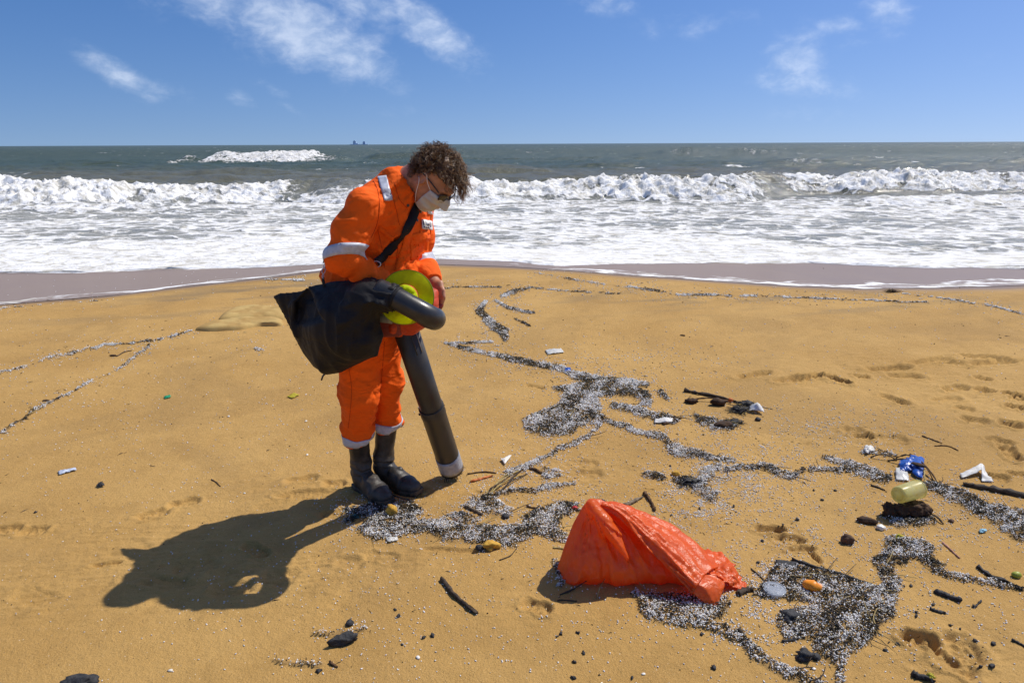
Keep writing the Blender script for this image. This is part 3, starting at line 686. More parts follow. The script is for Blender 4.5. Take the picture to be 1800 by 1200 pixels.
def sd_coverall(P):
    P = P.astype(np.float32)
    g = sd_chain(P, [TS[0][0], TS[2][0], TS[4][0], TS[6][0]], [.17, .18, .19, .14])
    for a_ in ((R_HIP, R_KNEE, R_CUFF), (L_HIP, L_KNEE, L_CUFF), (R_SH, R_ELB, R_WR), (L_SH, L_ELB, L_WR)): g = np.minimum(g, sd_chain(P, a_, [.10] * 3))
    out = np.maximum(g, .02).astype(np.float32) ; m_ = g < .035
    if m_.any(): out[m_] = sd_coverall_in(P[m_])
    return out
def sd_coverall_in(P):
    tor = sd_loft(P, [t[0] for t in TS], [t[1] for t in TS], [t[2] for t in TS], [LH] * len(TS), [t[3] for t in TS])
    # a little belly blouse over the waist seam
    leg_r = sd_chain(P, [R_HIP, R_KNEE + FH * .008, R_CUFF + (R_CUFF - R_KNEE) * .05], [.100, .078, .065], .05)
    leg_l = sd_chain(P, [L_HIP, L_KNEE + FH * .008, L_CUFF + (L_CUFF - L_KNEE) * .05], [.095, .068, .056], .05)
    rk = R_KNEE + (R_CUFF - R_KNEE) * .86; leg_r = smin(leg_r, sd_cone(P, rk, R_CUFF, .064, .071), .03)
    lk = L_KNEE + (L_CUFF - L_KNEE) * .86; leg_l = smin(leg_l, sd_cone(P, lk, L_CUFF, .054, .059), .03)
    nr = norm(R_CUFF - R_KNEE + .05 * FH); leg_r = np.maximum(leg_r, (P - R_CUFF) @ nr - .012)
    nl = norm(L_CUFF - L_KNEE + .05 * FH); leg_l = np.maximum(leg_l, (P - L_CUFF) @ nl - .012)
    arm_r = sd_chain(P, [R_SH, R_SH + (R_ELB - R_SH) * .55 - FH * .004, R_ELB], [.076, .065, .062], .04)
    far_r = sd_chain(P, [R_ELB, R_ELB + (R_WR - R_ELB) * .6, R_WR], [.062, .055, .047], .02)
    arm_l = sd_chain(P, [L_SH, L_SH + (L_ELB - L_SH) * .5, L_ELB], [.082, .070, .064], .04)
    far_l = sd_chain(P, [L_ELB, L_ELB + (L_WR - L_ELB) * .6, L_WR], [.064, .056, .046], .02)
    nw = norm(L_WR - L_ELB); far_l = np.maximum(far_l, (P - L_WR) @ nw - .004)
    nw2 = norm(R_WR - R_ELB); far_r = np.maximum(far_r, (P - R_WR) @ nw2 - .004)
    tor = smin(tor, sd_chain(P, [NECK0 - ZH * .012, R_SH], [.062, .060]), .04); tor = smin(tor, sd_chain(P, [NECK0 - ZH * .012, L_SH], [.062, .066]), .04)
    # folds -------------------------------------------------
    rdg = lambda n_: np.maximum(0, .42 - np.abs(n_)) / .42
    t, sn = limb_rings(P, R_SH, R_ELB, 10, 3); dax = norm(R_ELB - R_SH)
    qa = np.stack([(P @ dax) * 9 + (P @ LH) * 5, (P @ np.cross(dax, LH)) * 4, (P @ LH) * 6], -1)
    arm_r = arm_r - .0030 * sn * sstep(.10, .22, t) - .012 * (rdg(pnoise(qa, .75, 5)) - .4) - .0075 * (rdg(pnoise(qa, 1.9, 17)) - .4) * sstep(-.05, .06, t) - .004 * pnoise(qa, 2.2, 9)
    t, sn = limb_rings(P, R_ELB, R_WR, 13, 6); far_r = far_r - .0045 * sn - .004 * pnoise(P, 26, 7)
    t, sn = limb_rings(P, L_SH, L_ELB, 11, 8); arm_l = arm_l - .0070 * sn * sstep(.04, .18, t)
    t, sn = limb_rings(P, L_ELB, L_WR, 13, 10); far_l = far_l - .0060 * sn
    for k, (kn, cf, sd_) in enumerate(((R_KNEE, R_CUFF, 12), (L_KNEE, L_CUFF, 14))):
        t, sn = limb_rings(P, kn, cf, 9, sd_)
        w = .0045 * sstep(-.10, .0, t) * (1 - sstep(.06, .12, t)) + .0060 * sstep(.12, .2, t)
        vert = .0065 * pnoise(P * [12, 12, 2.5], 1.0, sd_ + 2) + .006 * (rdg(pnoise(P * [9, 9, 13] + P[:, [2, 2, 1]] * [5, -4, 3], 1.0, sd_ + 8)) - .35) + .007 * (rdg(pnoise(P * [5, 5, 6] + P[:, [2, 2, 0]] * [3, -2, 3], 1.0, sd_ + 5)) - .35)
        if k == 0: leg_r = leg_r - sn * w - vert
        else: leg_l = leg_l - sn * w - vert
    q = np.stack([(P @ LH) * 3.0 + P[:, 2] * 2.0, (P @ FH) * 4.0, P[:, 2] * 7 - (P @ LH) * 6.0], -1)
    n1 = pnoise(q, 1.0, 20); n2 = pnoise(q, 2.3, 22)
    tor = tor - .012 * (rdg(n1) - .35) - .006 * (rdg(pnoise(q, 4.1, 24)) - .4) - .010 * (rdg(n2) - .4)
    # blouse bulge above the waist seam, pinch at the seam
    wz = (P - TS[2][0]) @ ZH
    tor = tor + .014 * np.exp(-((wz + .015) / .016) ** 2) - .012 * np.exp(-((wz - .045) / .035) ** 2)
    legs = smin(leg_r, leg_l, .008)
    kz = .012 + .035 * sstep(-.04, .10, (P - R_HIP) @ ZH)
    d = smin(tor, legs, kz)
    arm_r = smin(arm_r, far_r, .014); arm_l = smin(arm_l, far_l, .014)
    ka = .006 + .045 * np.exp(-(np.linalg.norm(P - R_SH, axis=1) / .085) ** 2); d = smin(d, arm_r, ka)
    ka = .006 + .045 * np.exp(-(np.linalg.norm(P - L_SH, axis=1) / .085) ** 2); d = smin(d, arm_l, ka)
    # crease where sleeve meets body
    # standing collar
    ca, cb = NECK0 - (NECK1 - NECK0) * .35, NECK0 + (NECK1 - NECK0) * .50
    ax = norm(cb - ca); tt = (P - ca) @ ax; L = np.linalg.norm(cb - ca)
    rr = np.linalg.norm(P - ca - tt[:, None] * ax, axis=1)
    front = (P - ca) @ HF; ang = np.arctan2((P - ca) @ HL, (P - ca - tt[:, None] * ax) @ norm(-HF + ax * (HF @ ax)))
    cr = .082 - .10 * np.clip(tt, 0, L) + .004 * pnoise(P, 14, 25)
    col = np.maximum(rr - cr, np.maximum(-tt, tt - L + .010 * (1 - np.cos(ang)) * 1.6))
    d = smin(d, col, .012)
    hole = np.maximum(rr - (cr - .007), -(tt - L * .45))
    d = np.maximum(d, -hole)
    return d

def culled(P, c, r, f, inner):
    """evaluate f only inside a ball; outside give a safe distance"""
    dist = np.linalg.norm(P - np.asarray(c, np.float32), axis=1); out = (dist - inner).astype(np.float32); m = dist < r
    if m.any(): out[m] = f(P[m])
    return out
def sd_head(P):
    q = ((P - HC) @ HAX.T.astype(np.float32)) / HS          # forward, left, up
    I3 = np.eye(3)
    hd = sd_ell(q, (-.012, 0, .030), I3, (.098, .077, .092))
    hd = smin(hd, sd_ell(q, (.022, 0, -.025), I3, (.070, .063, .088)), .03)
    hd = smin(hd, sd_cone(q, (.050, 0, -.098), (.020, 0, -.085), .024, .040), .03)        # chin, jaw
    for s in (-1, 1): hd = smin(hd, sd_cone(q, (.045, s * .02, -.095), (-.018, s * .052, -.045), .018, .020), .03)
    hd = smin(hd, sd_ell(q, (.082, 0, .024), I3, (.018, .050, .012)), .02)                 # brow
    for s in (-1, 1):
        hd = smin(hd, sd_ell(q, (.070, s * .036, -.020), I3, (.022, .022, .022)), .02)     # cheek
        hd = -smin(-hd, sd_ell(q, (.098, s * .031, .006), I3, (.018, .018, .011)), .012)   # eye socket
        hd = np.minimum(hd, np.linalg.norm(q - np.array([.074, s * .031, .006], np.float32), axis=1) - .0125)
    hd = smin(hd, sd_cone(q, (.090, 0, .008), (.116, 0, -.030), .007, .012), .012)         # nose
    for s in (-1, 1): hd = smin(hd, np.linalg.norm(q - np.array([.102, s * .012, -.033], np.float32), axis=1) - .009, .008)
    for s in (-1, 1): hd = smin(hd, sd_cone(q, (.086, s * .018, -.062), (.092, 0, -.060), .004, .006), .006)
    for s in (-1, 1):                                                                       # ears
        ea = np.stack([norm([.95, s * .25, 0.]), norm([-.25 * s, .95, 0.]), [0, 0, 1.]])
        e = sd_ell(q, (-.012, s * .080, -.002), ea, (.020, .008, .032)); e = -smin(-e, sd_ell(q, (-.008, s * .088, 0), ea, (.011, .006, .020)), .004)
        hd = smin(hd, e, .008)
    return hd * HS
def sd_hand(P, s, wr, grip):
    hdir = norm(grip - wr); side = norm(np.cross(hdir, np.array([0.35, 1.0, 0.1]))) * -1      # across the knuckles
    side = norm(side - hdir * (side @ hdir)); pn = np.cross(hdir, side)                      # palm normal
    hnd = sd_loft(P, [wr, wr + hdir * .045, wr + hdir * .090], [.026, .036, .040], [.020, .017, .014], [side] * 3, [pn] * 3)
    for k, (o_, ln) in enumerate(((.030, .070), (.010, .078), (-.010, .073), (-.029, .058))):
        b = wr + hdir * .088 + side * o_
        p1 = b + norm(hdir * .8 + CURL[s] * .6) * ln * .45; p2 = p1 + norm(hdir * .25 + CURL[s] * 1.0) * ln * .33; p3 = p2 + norm(-hdir * .45 + CURL[s]) * ln * .28
        hnd = smin(hnd, sd_chain(P, [b - hdir * .01, p1, p2, p3], [.0105, .0095, .0085, .0075]), .004)
    tb = wr + hdir * .032 + side * .030; t1 = tb + norm(hdir * .7 + side * .7 + CURL[s] * .3) * .040; t2 = t1 + norm(hdir * .9 + CURL[s] * .5) * .030
    return smin(hnd, sd_chain(P, [wr + hdir * .02, tb, t1, t2], [.017, .014, .011, .009]), .006)
def sd_body(P):
    P = P.astype(np.float32)
    d = smin(culled(P, HC, .22, sd_head, .17), sd_chain(P, [NECK0 - (NECK1 - NECK0) * .6, NECK1 + HF * -.02], [.062, .056]), .03)
    # body under the clothes, so the figure is whole
    cen = [t[0] for t in TS]
    d = smin(d, sd_loft(P, cen, [t[1] * .78 for t in TS], [t[2] * .72 for t in TS], [LH] * len(TS), [t[3] for t in TS]), .03)
    d = smin(d, sd_chain(P, [R_HIP, R_KNEE, R_CUFF, R_ANK], [.08, .055, .034, .034]), .03); d = smin(d, sd_chain(P, [L_HIP, L_KNEE, L_CUFF, L_ANK], [.08, .055, .034, .034]), .03)
    d = smin(d, sd_chain(P, [R_SH, R_ELB, R_WR], [.058, .044, .028]), .02); d = smin(d, sd_chain(P, [L_SH, L_ELB, L_WR], [.058, .044, .028]), .02)
    for s, wr, grip in ((1, L_WR, L_GRIP), (-1, R_WR, R_GRIP)):
        d = smin(d, culled(P, wr + (grip - wr) * .7, .19, lambda p: sd_hand(p, s, wr, grip), .15), .012)
    return d
L_GRIP = A3(771, 516, 2.78); R_GRIP = A3(706, 520, 2.70)
CURL = {1: norm([-.25, .55, -.75]), -1: norm([.4, .6, -.6])}

COV_LO = (-1.02, 2.45, .12); COV_HI = (-.16, 3.22, 1.62)
def ray_hits(pp, f=sd_coverall, t0=2.2, t1=3.6):
    """first surface points along lines of sight"""
    d = norm(np.array([ray(*q) for q in pp])); t = np.full(len(d), t0); live = np.ones(len(d), bool)
    for _ in range(60):
        i = np.where(live)[0]
        if not len(i): break
        v = f((CPOS + d[i] * t[i, None]).astype(np.float32)); t[i] += np.maximum(v, 0) * .75; live[i] = (v > .0006) & (t[i] < t1)
    P = CPOS + d * t[:, None]; P[t >= t1] = np.nan; return P
def ray_hit(px, py, f=sd_coverall): return ray_hits([(px, py)], f)[0]
def sdf_normal(P, f, e=.003):
    P = np.asarray(P, np.float32); g = np.stack([f(P + np.eye(3, dtype=np.float32)[k] * e) - f(P - np.eye(3, dtype=np.float32)[k] * e) for k in range(3)], -1)
    return norm(g)
def hit_sheet(name, corners, nu, nv, off, mat_, parent, f=sd_coverall, thick=.0015):
    """a flat piece sewn to the cloth: corners in photo order TL, TR, BR, BL"""
    TL, TR, BR, BL = [np.array(c, float) for c in corners]; pts = []
    for j in range(nv):
        for i in range(nu):
            u, v = i / (nu - 1), j / (nv - 1); pts.append((TL * (1 - u) + TR * u) * (1 - v) + (BL * (1 - u) + BR * u) * v)
    P = ray_hits(pts, f)
    bad = np.isnan(P[:, 0])
    if bad.any():
        good = np.where(~bad)[0]
        for k in np.where(bad)[0]: P[k] = P[good[np.argmin(np.abs(good - k))]]
    P = P + sdf_normal(P, f) * off
    o = mesh_np(name, P, grid_faces(nv, nu), mat_, parent); solidify(o, thick); return o

# ------------------------------------------------------------------ the person: materials
def cloth_mat(name, color, weave=900, bump=.25, rough=.85, dirt=None, wrinkle=.6):
    M = bpy.data.materials.new(name); M.use_nodes = True; h = NT(M.node_tree); b = M.node_tree.nodes['Principled BSDF']
    P = h.n('ShaderNodeTexCoord').outputs['Object']
    n = h.noise(P, 9, 5, .6); n2 = h.noise(P, 60, 4, .6)
    c = h.mix(h.math('MULTIPLY', h.ss(n, .3, .75), .35), tuple(color) + (1,), tuple(k * .72 for k in color) + (1,))
    c = h.mix(h.math('MULTIPLY', h.ss(n2, .5, .8), .15), c, tuple(min(1, k * 1.25 + .02) for k in color) + (1,))
    if dirt: c = h.mix(h.math('MULTIPLY', h.ss(h.noise(P, 5, 5, .65), .52, .74), .45), c, tuple(dirt) + (1,))
    h.set(b, 'Base Color', c); b.inputs['Roughness'].default_value = rough; b.inputs['Specular IOR Level'].default_value = .25
    wr = h.math('ABSOLUTE', h.math('SUBTRACT', h.noise(h.vmath('MULTIPLY', P, (1.0, 1.0, 1.6)), 6, 2, .5, .7), .5)); wr2 = h.math('ABSOLUTE', h.math('SUBTRACT', h.noise(P, 24, 2, .5, .6), .5))
    hg = h.math('ADD', h.math('ADD', h.math('MULTIPLY', h.noise(P, weave, 2, .5), .04), h.math('MULTIPLY', h.noise(P, 45, 5, .6), .22)), h.math('ADD', h.math('MULTIPLY', h.ss(wr, .0, .12), wrinkle), h.math('MULTIPLY', h.ss(wr2, .0, .14), wrinkle * .18)))
    bn = h.n('ShaderNodeBump', ins={'Strength': bump * 2.4, 'Distance': .010, 'Height': hg}); h.set(b, 'Normal', bn.outputs[0])
    return M
M_ORANGE = cloth_mat('orange_cloth', (.92, .125, .004), dirt=(.55, .085, .01))
M_REFL = mat('silver_reflective_tape', (.50, .53, .60), .38, .6, var=.12, vscale=60, bump=.15, bscale=300)
M_SKIN = mat('skin', (.46, .22, .13), .5, .4, var=.15, vscale=40, bump=.15, bscale=250)
M_BLACKCLOTH = cloth_mat('black_nylon', (.012, .012, .014), bump=.16, rough=.68)
M_RUBBER = mat('dusty_black_leather', (.020, .019, .018), .5, .4, color2=(.085, .072, .058), vscale=11, bump=.35, bscale=80)
M_SOLE = mat('boot_sole_rubber', (.022, .021, .02), .75, .3, color2=(.11, .085, .055), vscale=30, bump=.3)
M_MASK = mat('white_mask_fabric', (.66, .68, .66), .9, .2, bump=.1, bscale=500, trans=.25)
M_HAIR = mat('brown_hair', (.13, .070, .034), .42, .5, var=.4, vscale=30, trans=.12)
M_HAIR2 = mat('light_brown_hair', (.42, .27, .14), .42, .5, var=.4, vscale=30, trans=.25)  # paler strands, more frequent towards the top and front
M_LENS = mat('dark_lens', (.012, .010, .008), .08, .8)
M_PLASTIC = mat('black_plastic', (.028, .029, .031), .34, .5, var=.25, vscale=25, bump=.08, bscale=200)
M_TUBEP = mat('dusty_black_plastic', (.022, .0215, .021), .40, .5, color2=(.040, .036, .031), vscale=9, bump=.08, bscale=200)
M_METAL = mat('steel', (.62, .62, .60), .28, .5, metal=1.0)
M_WHITE = mat('white_paint', (.80, .80, .80), .6, .4)
M_NAVY = mat('navy_print', (.02, .03, .12), .7, .3)
M_TAPE = mat('grey_duct_tape', (.36, .37, .39), .42, .5, var=.2, vscale=50, bump=.5, bscale=60)
M_REDPL = mat('red_orange_plastic', (.50, .050, .010), .5, .4, var=.15, vscale=30)
M_DKRED = mat('dark_red_plastic', (.20, .018, .012), .45, .5)
M_GREYPL = mat('grey_plastic', (.25, .25, .26), .45, .5)
M_LIME = mat('lime_fabric', (.78, .88, .02), .8, .2, var=.10, vscale=30, bump=.3, bscale=200, trans=.62)
M_HATBAND = cloth_mat('orange_hat_band', (.82, .12, .015)); M_HATGREY = cloth_mat('grey_reflective_stripe', (.16, .14, .11))

person = empty('person', (gp(668, 850)[0], gp(668, 850)[1], 0))
tag(person, 'person in orange coverall and black boots bending over a leaf blower, face mask on', 'person')
V, Q = surface_nets(sd_body, (-1.0, 2.40, .05), (-.12, 3.22, 1.68), .005); V = relax(V, Q, 1, .3)
body = mesh_np('body', V, Q, M_SKIN, person)
V, Q = surface_nets(sd_coverall, COV_LO, COV_HI, .0058); V = relax(V, Q, 1, .35)
coverall = mesh_np('coverall', V, Q, M_ORANGE, person)
def limb_band(name, a, b, t0, t1, rmax, mat_, tilt=np.zeros(3), off=.002, nr=5, nc=56):
    """a strip of tape sewn right round a limb, between distances t0 and t1 along its axis"""
    d = norm(np.asarray(b) - a); u = norm(np.cross(d, [.2, 1, .1])); v = np.cross(d, u); pts = []; dirs = []
    for i in range(nr):
        for j in range(nc):
            an = 2 * math.pi * j / nc; e = u * math.cos(an) + v * math.sin(an)
            dirs.append(e); pts.append(a + d * (t0 + (t1 - t0) * i / (nr - 1) + .075 * (e @ tilt)))
    P0 = np.array(pts); E_ = np.array(dirs); r = np.full(len(P0), .02)
    for _ in range(40):
        q = sd_coverall((P0 + E_ * r[:, None]).astype(np.float32)); r = np.minimum(r + np.clip(-q * .6, -.02, .02), rmax)
    o = mesh_np(name, P0 + E_ * (r + off)[:, None], grid_faces(nr, nc, True), mat_, coverall); solidify(o, .0016, 1.0); return o
Lr = np.linalg.norm(R_ELB - R_SH); limb_band('reflective_band', R_SH, R_ELB, Lr - .040, Lr + .008, .092, M_REFL, tilt=np.array([-.62, 0, 0]))
Ll = np.linalg.norm(L_ELB - L_SH); limb_band('reflective_band', L_SH, L_ELB, Ll - .045, Ll + .002, .085, M_REFL)
Lk = np.linalg.norm(R_CUFF - R_KNEE); limb_band('reflective_band', R_KNEE, R_CUFF, Lk - .038, Lk + .004, .088, M_REFL)
Lk2 = np.linalg.norm(L_CUFF - L_KNEE); limb_band('reflective_band', L_KNEE, L_CUFF, Lk2 - .038, Lk2 + .004, .072, M_REFL)
hit_sheet('reflective_shoulder_patch', [(664, 311), (680, 309), (690, 352), (675, 353)], 6, 12, .003, M_REFL, coverall)
hit_sheet('reflective_shoulder_patch', [(748, 366), (757, 366), (760, 378), (752, 376)], 4, 5, .003, M_REFL, coverall)
hit_sheet('pocket_flap', [(722, 412), (754, 404), (756, 420), (728, 432)], 8, 5, .003, M_ORANGE, coverall)
hit_sheet('pocket', [(720, 414), (754, 406), (752, 452), (722, 458)], 10, 8, .0015, M_ORANGE, coverall)
hit_sheet('pocket_flap', [(664, 404), (692, 427), (695, 420), (668, 397)], 8, 4, .002, M_ORANGE, coverall)
hit_sheet('placket', [(722, 384), (730, 386), (706, 478), (692, 476)], 4, 20, .003, M_ORANGE, coverall)
badge = hit_sheet('name_badge', [(740, 386), (758, 389), (759, 405), (741, 402)], 6, 5, .005, M_WHITE, coverall)
def badge_mark(a, b, c, d): return hit_sheet('badge_print', [a, b, c, d], 3, 3, .0075, M_NAVY, badge, thick=.0004)
badge_mark((742.4, 390), (744, 390.3), (744.4, 396.5), (742.6, 396)); badge_mark((742.8, 397), (745.3, 397.4), (745, 400.8), (743.4, 400.4))
for (x0, x1, y0, y1) in [(747, 748, 391.2, 395.2), (749.2, 750.6, 392.4, 395.8), (751.6, 752.6, 391.6, 396), (753.4, 754.2, 391.8, 396.3), (747, 749.4, 397.8, 400.2), (750, 752.6, 398.2, 400.6), (753.2, 756.2, 398.7, 401)]:
    badge_mark((x0, y0), (x1, y0 + .3), (x1, y1 + .3), (x0, y1))
def snap(px, py, r=.006):
    p = ray_hit(px, py)
    if np.isnan(p[0]): return
    n_ = sdf_normal(p[None], sd_coverall)[0]; V_, F_ = tube_geo([p, p + n_ * .003, p + n_ * .0042], [r, r, r * .6], 10)
    mesh_np('snap_button', V_, F_, M_PLASTIC, coverall, False)
for q in [(723, 374), (739, 372), (733, 387), (717, 361), (709, 418)]: snap(*q)

def seam(pts, r=.0016):
    q = catmull(np.array(pts, float), 26); P = ray_hits(q); P = P[~np.isnan(P[:, 0])]
    if len(P) > 4: tube('seam', P + sdf_normal(P, sd_coverall) * .0006, r, M_SEAM, coverall, 5)
M_SEAM = cloth_mat('seam_thread', (.60, .075, .004))
for q in ([(655, 314), (664, 335), (667, 365), (662, 395), (652, 418)], [(692, 352), (698, 375), (702, 395)], [(612, 640), (618, 680), (616, 720), (612, 752)], [(676, 600), (672, 650), (668, 700)],
          [(694, 322), (698, 338), (703, 352), (716, 366)], [(708, 398), (701, 425), (697, 455), (694, 475)], [(664, 404), (672, 440), (676, 470)], [(738, 405), (736, 430), (734, 452)]): seam(q)
# ------------------------------------------------------------------ boots
for nm, heel, dr, ank, cuff, lean in (('right', R_HEEL, R_DIR, R_ANK, R_CUFF, 0), ('left', L_HEEL, L_DIR, L_ANK, L_CUFF, 0)):
    lat = np.cross(ZH, dr); top = cuff + (cuff - ank) * -.10
    def sd_boot(P, heel=heel, dr=dr, lat=lat, ank=ank, top=top):
        P = P.astype(np.float32)
        d = sd_chain(P, [top + ZH * .02, ank + dr * .0 + ZH * .05, ank - dr * .004], [.051, .045, .048], .02)
        W = [lat] * 4; U = [ZH] * 4
        d = smin(d, sd_loft(P, [heel + dr * .045 + ZH * .05, heel + dr * .13 + ZH * .052, heel + dr * .185 + ZH * .038, heel + dr * .238 + ZH * .036], [.040, .040, .049, .037], [.048, .054, .040, .034], W, U), .035)
        s_ = (P - ank) @ dr; zz = P[:, 2]
        n = pnoise(P * [20, 20, 34], 1.0, 31); d = d - .0045 * n * np.exp(-((zz - .15) / .07) ** 2) - .003 * np.sin(zz * 170 + s_ * 60 + 3 * n) * np.exp(-((zz - .12) / .045) ** 2)
        d = d + .003 * np.exp(-((s_ - .140) / .006) ** 2) * (zz < .085)      # toe-cap seam
        d = np.maximum(d, .016 - zz)
        return d
    def sd_sole(P, heel=heel, dr=dr, lat=lat):
        P = P.astype(np.float32); u = (P - heel) @ dr; v = (P - heel) @ lat
        w = np.interp(u, [-.01, .03, .10, .13, .195, .255, .283], [.028, .039, .036, .039, .052, .041, .022])
        d2 = np.maximum(np.abs(v) - w, np.maximum(-.006 - u, u - .274)); lug = .004 * (np.sin(u * 2 * math.pi / .018) > .2)
        rise = .010 * sstep(.22, .28, u)
        return np.maximum(d2 * .9, np.maximum(P[:, 2] - .024 - rise, -P[:, 2] - .002 + rise + lug * (P[:, 2] < .008)))
    lo = np.minimum(heel, top) - .16; hi = np.maximum(heel, top) + np.array([.36, .16, .10]); lo[2] = -.02; lo[1] -= .16
    V, Q = surface_nets(sd_boot, lo, hi, .0045); V = relax(V, Q, 1, .4); b_ = mesh_np('boot', V, Q, M_RUBBER, person)
    V, Q = surface_nets(sd_sole, lo, hi, .004, margin=3); V = relax(V, Q, 1, .3); mesh_np('sole', V, Q, M_SOLE, b_)

# ------------------------------------------------------------------ face mask, glasses, hair
def head_f(P): return sd_body(P)
def head_surf(dirs, org, off):
    """march inwards from outside along rays org + s*dir to distance off"""
    t = np.full(len(dirs), .22)
    for _ in range(60):
        v = sd_head((org + dirs * t[:, None]).astype(np.float32)); t -= np.clip(v - off, -.02, .02) * .6
    return org + dirs * t[:, None]
nu, nv = 34, 30
U_, V_ = np.meshgrid(np.linspace(-1, 1, nu), np.linspace(0, 1, nv))
phi = U_ * rad(62) * (1 - .10 * np.abs(V_ - .5)); zz = (-.008 - V_ * .108 - .012 * (1 - U_ ** 2) * (V_ > .5) * V_ + .010 * (1 - U_ ** 2) * (1 - V_)) * HS
org = (hp(0, 0, 0)[None] + HU[None] * zz.reshape(-1)[:, None]); dirs = np.cos(phi).reshape(-1)[:, None] * HF + np.sin(phi).reshape(-1)[:, None] * HL
mp = head_surf(dirs, org, .006)
bul = (.005 * (1 - U_ ** 2) * np.sin(np.pi * V_) + .0030 * np.sign(np.sin(V_ * 2 * np.pi * 3.2)) * (1 - U_ ** 4)).reshape(-1)
mp = mp + dirs * bul[:, None]
msk = mesh_np('face_mask', mp, grid_faces(nv, nu), M_MASK, person); solidify(msk, .0015)
for s, col_ in ((1, nu - 1), (-1, 0)):
    for row, uo in ((0, .010), (nv - 1, -.022)):
        p0 = mp[row * nu + col_] if col_ else mp[row * nu]
        e = hp(-.012, s * .088, .030 if row == 0 else -.020); mid = (p0 + e) / 2 + HL * s * .008
        tube('ear_loop', catmull([p0, mid, e, hp(-.034, s * .080, uo * .5 + .004)], 14), .0013, M_WHITE, msk, 5)
gl = tube('sunglasses', catmull([hp(.104, -.014, .010), hp(.110, 0, .014), hp(.104, .014, .010)], 6), .0025, M_PLASTIC, person, 6)
for s in (-1, 1): tube('temple_arm', catmull([hp(-.03, s * .083, .018), hp(.03, s * .080, .020), hp(.078, s * .066, .014)], 12), .0028, M_PLASTIC, gl, 6)
for s in (-1, 1):
    pts = []; nr, nc = 5, 24
    for i in range(nr):
        for j in range(nc):
            a = 2 * math.pi * j / nc; r = i / (nr - 1) + .001
            yy = s * (.040 + .0265 * r * np.sign(math.cos(a)) * abs(math.cos(a)) ** .8); u = .002 + .021 * r * np.sign(math.sin(a)) * abs(math.sin(a)) ** .8
            pts.append(hp(.108 - 5.5 * (abs(yy) - .01) ** 2, yy, u))
    o = mesh_np('lens', np.array(pts), grid_faces(nr, nc, True), M_LENS, gl); solidify(o, .002)

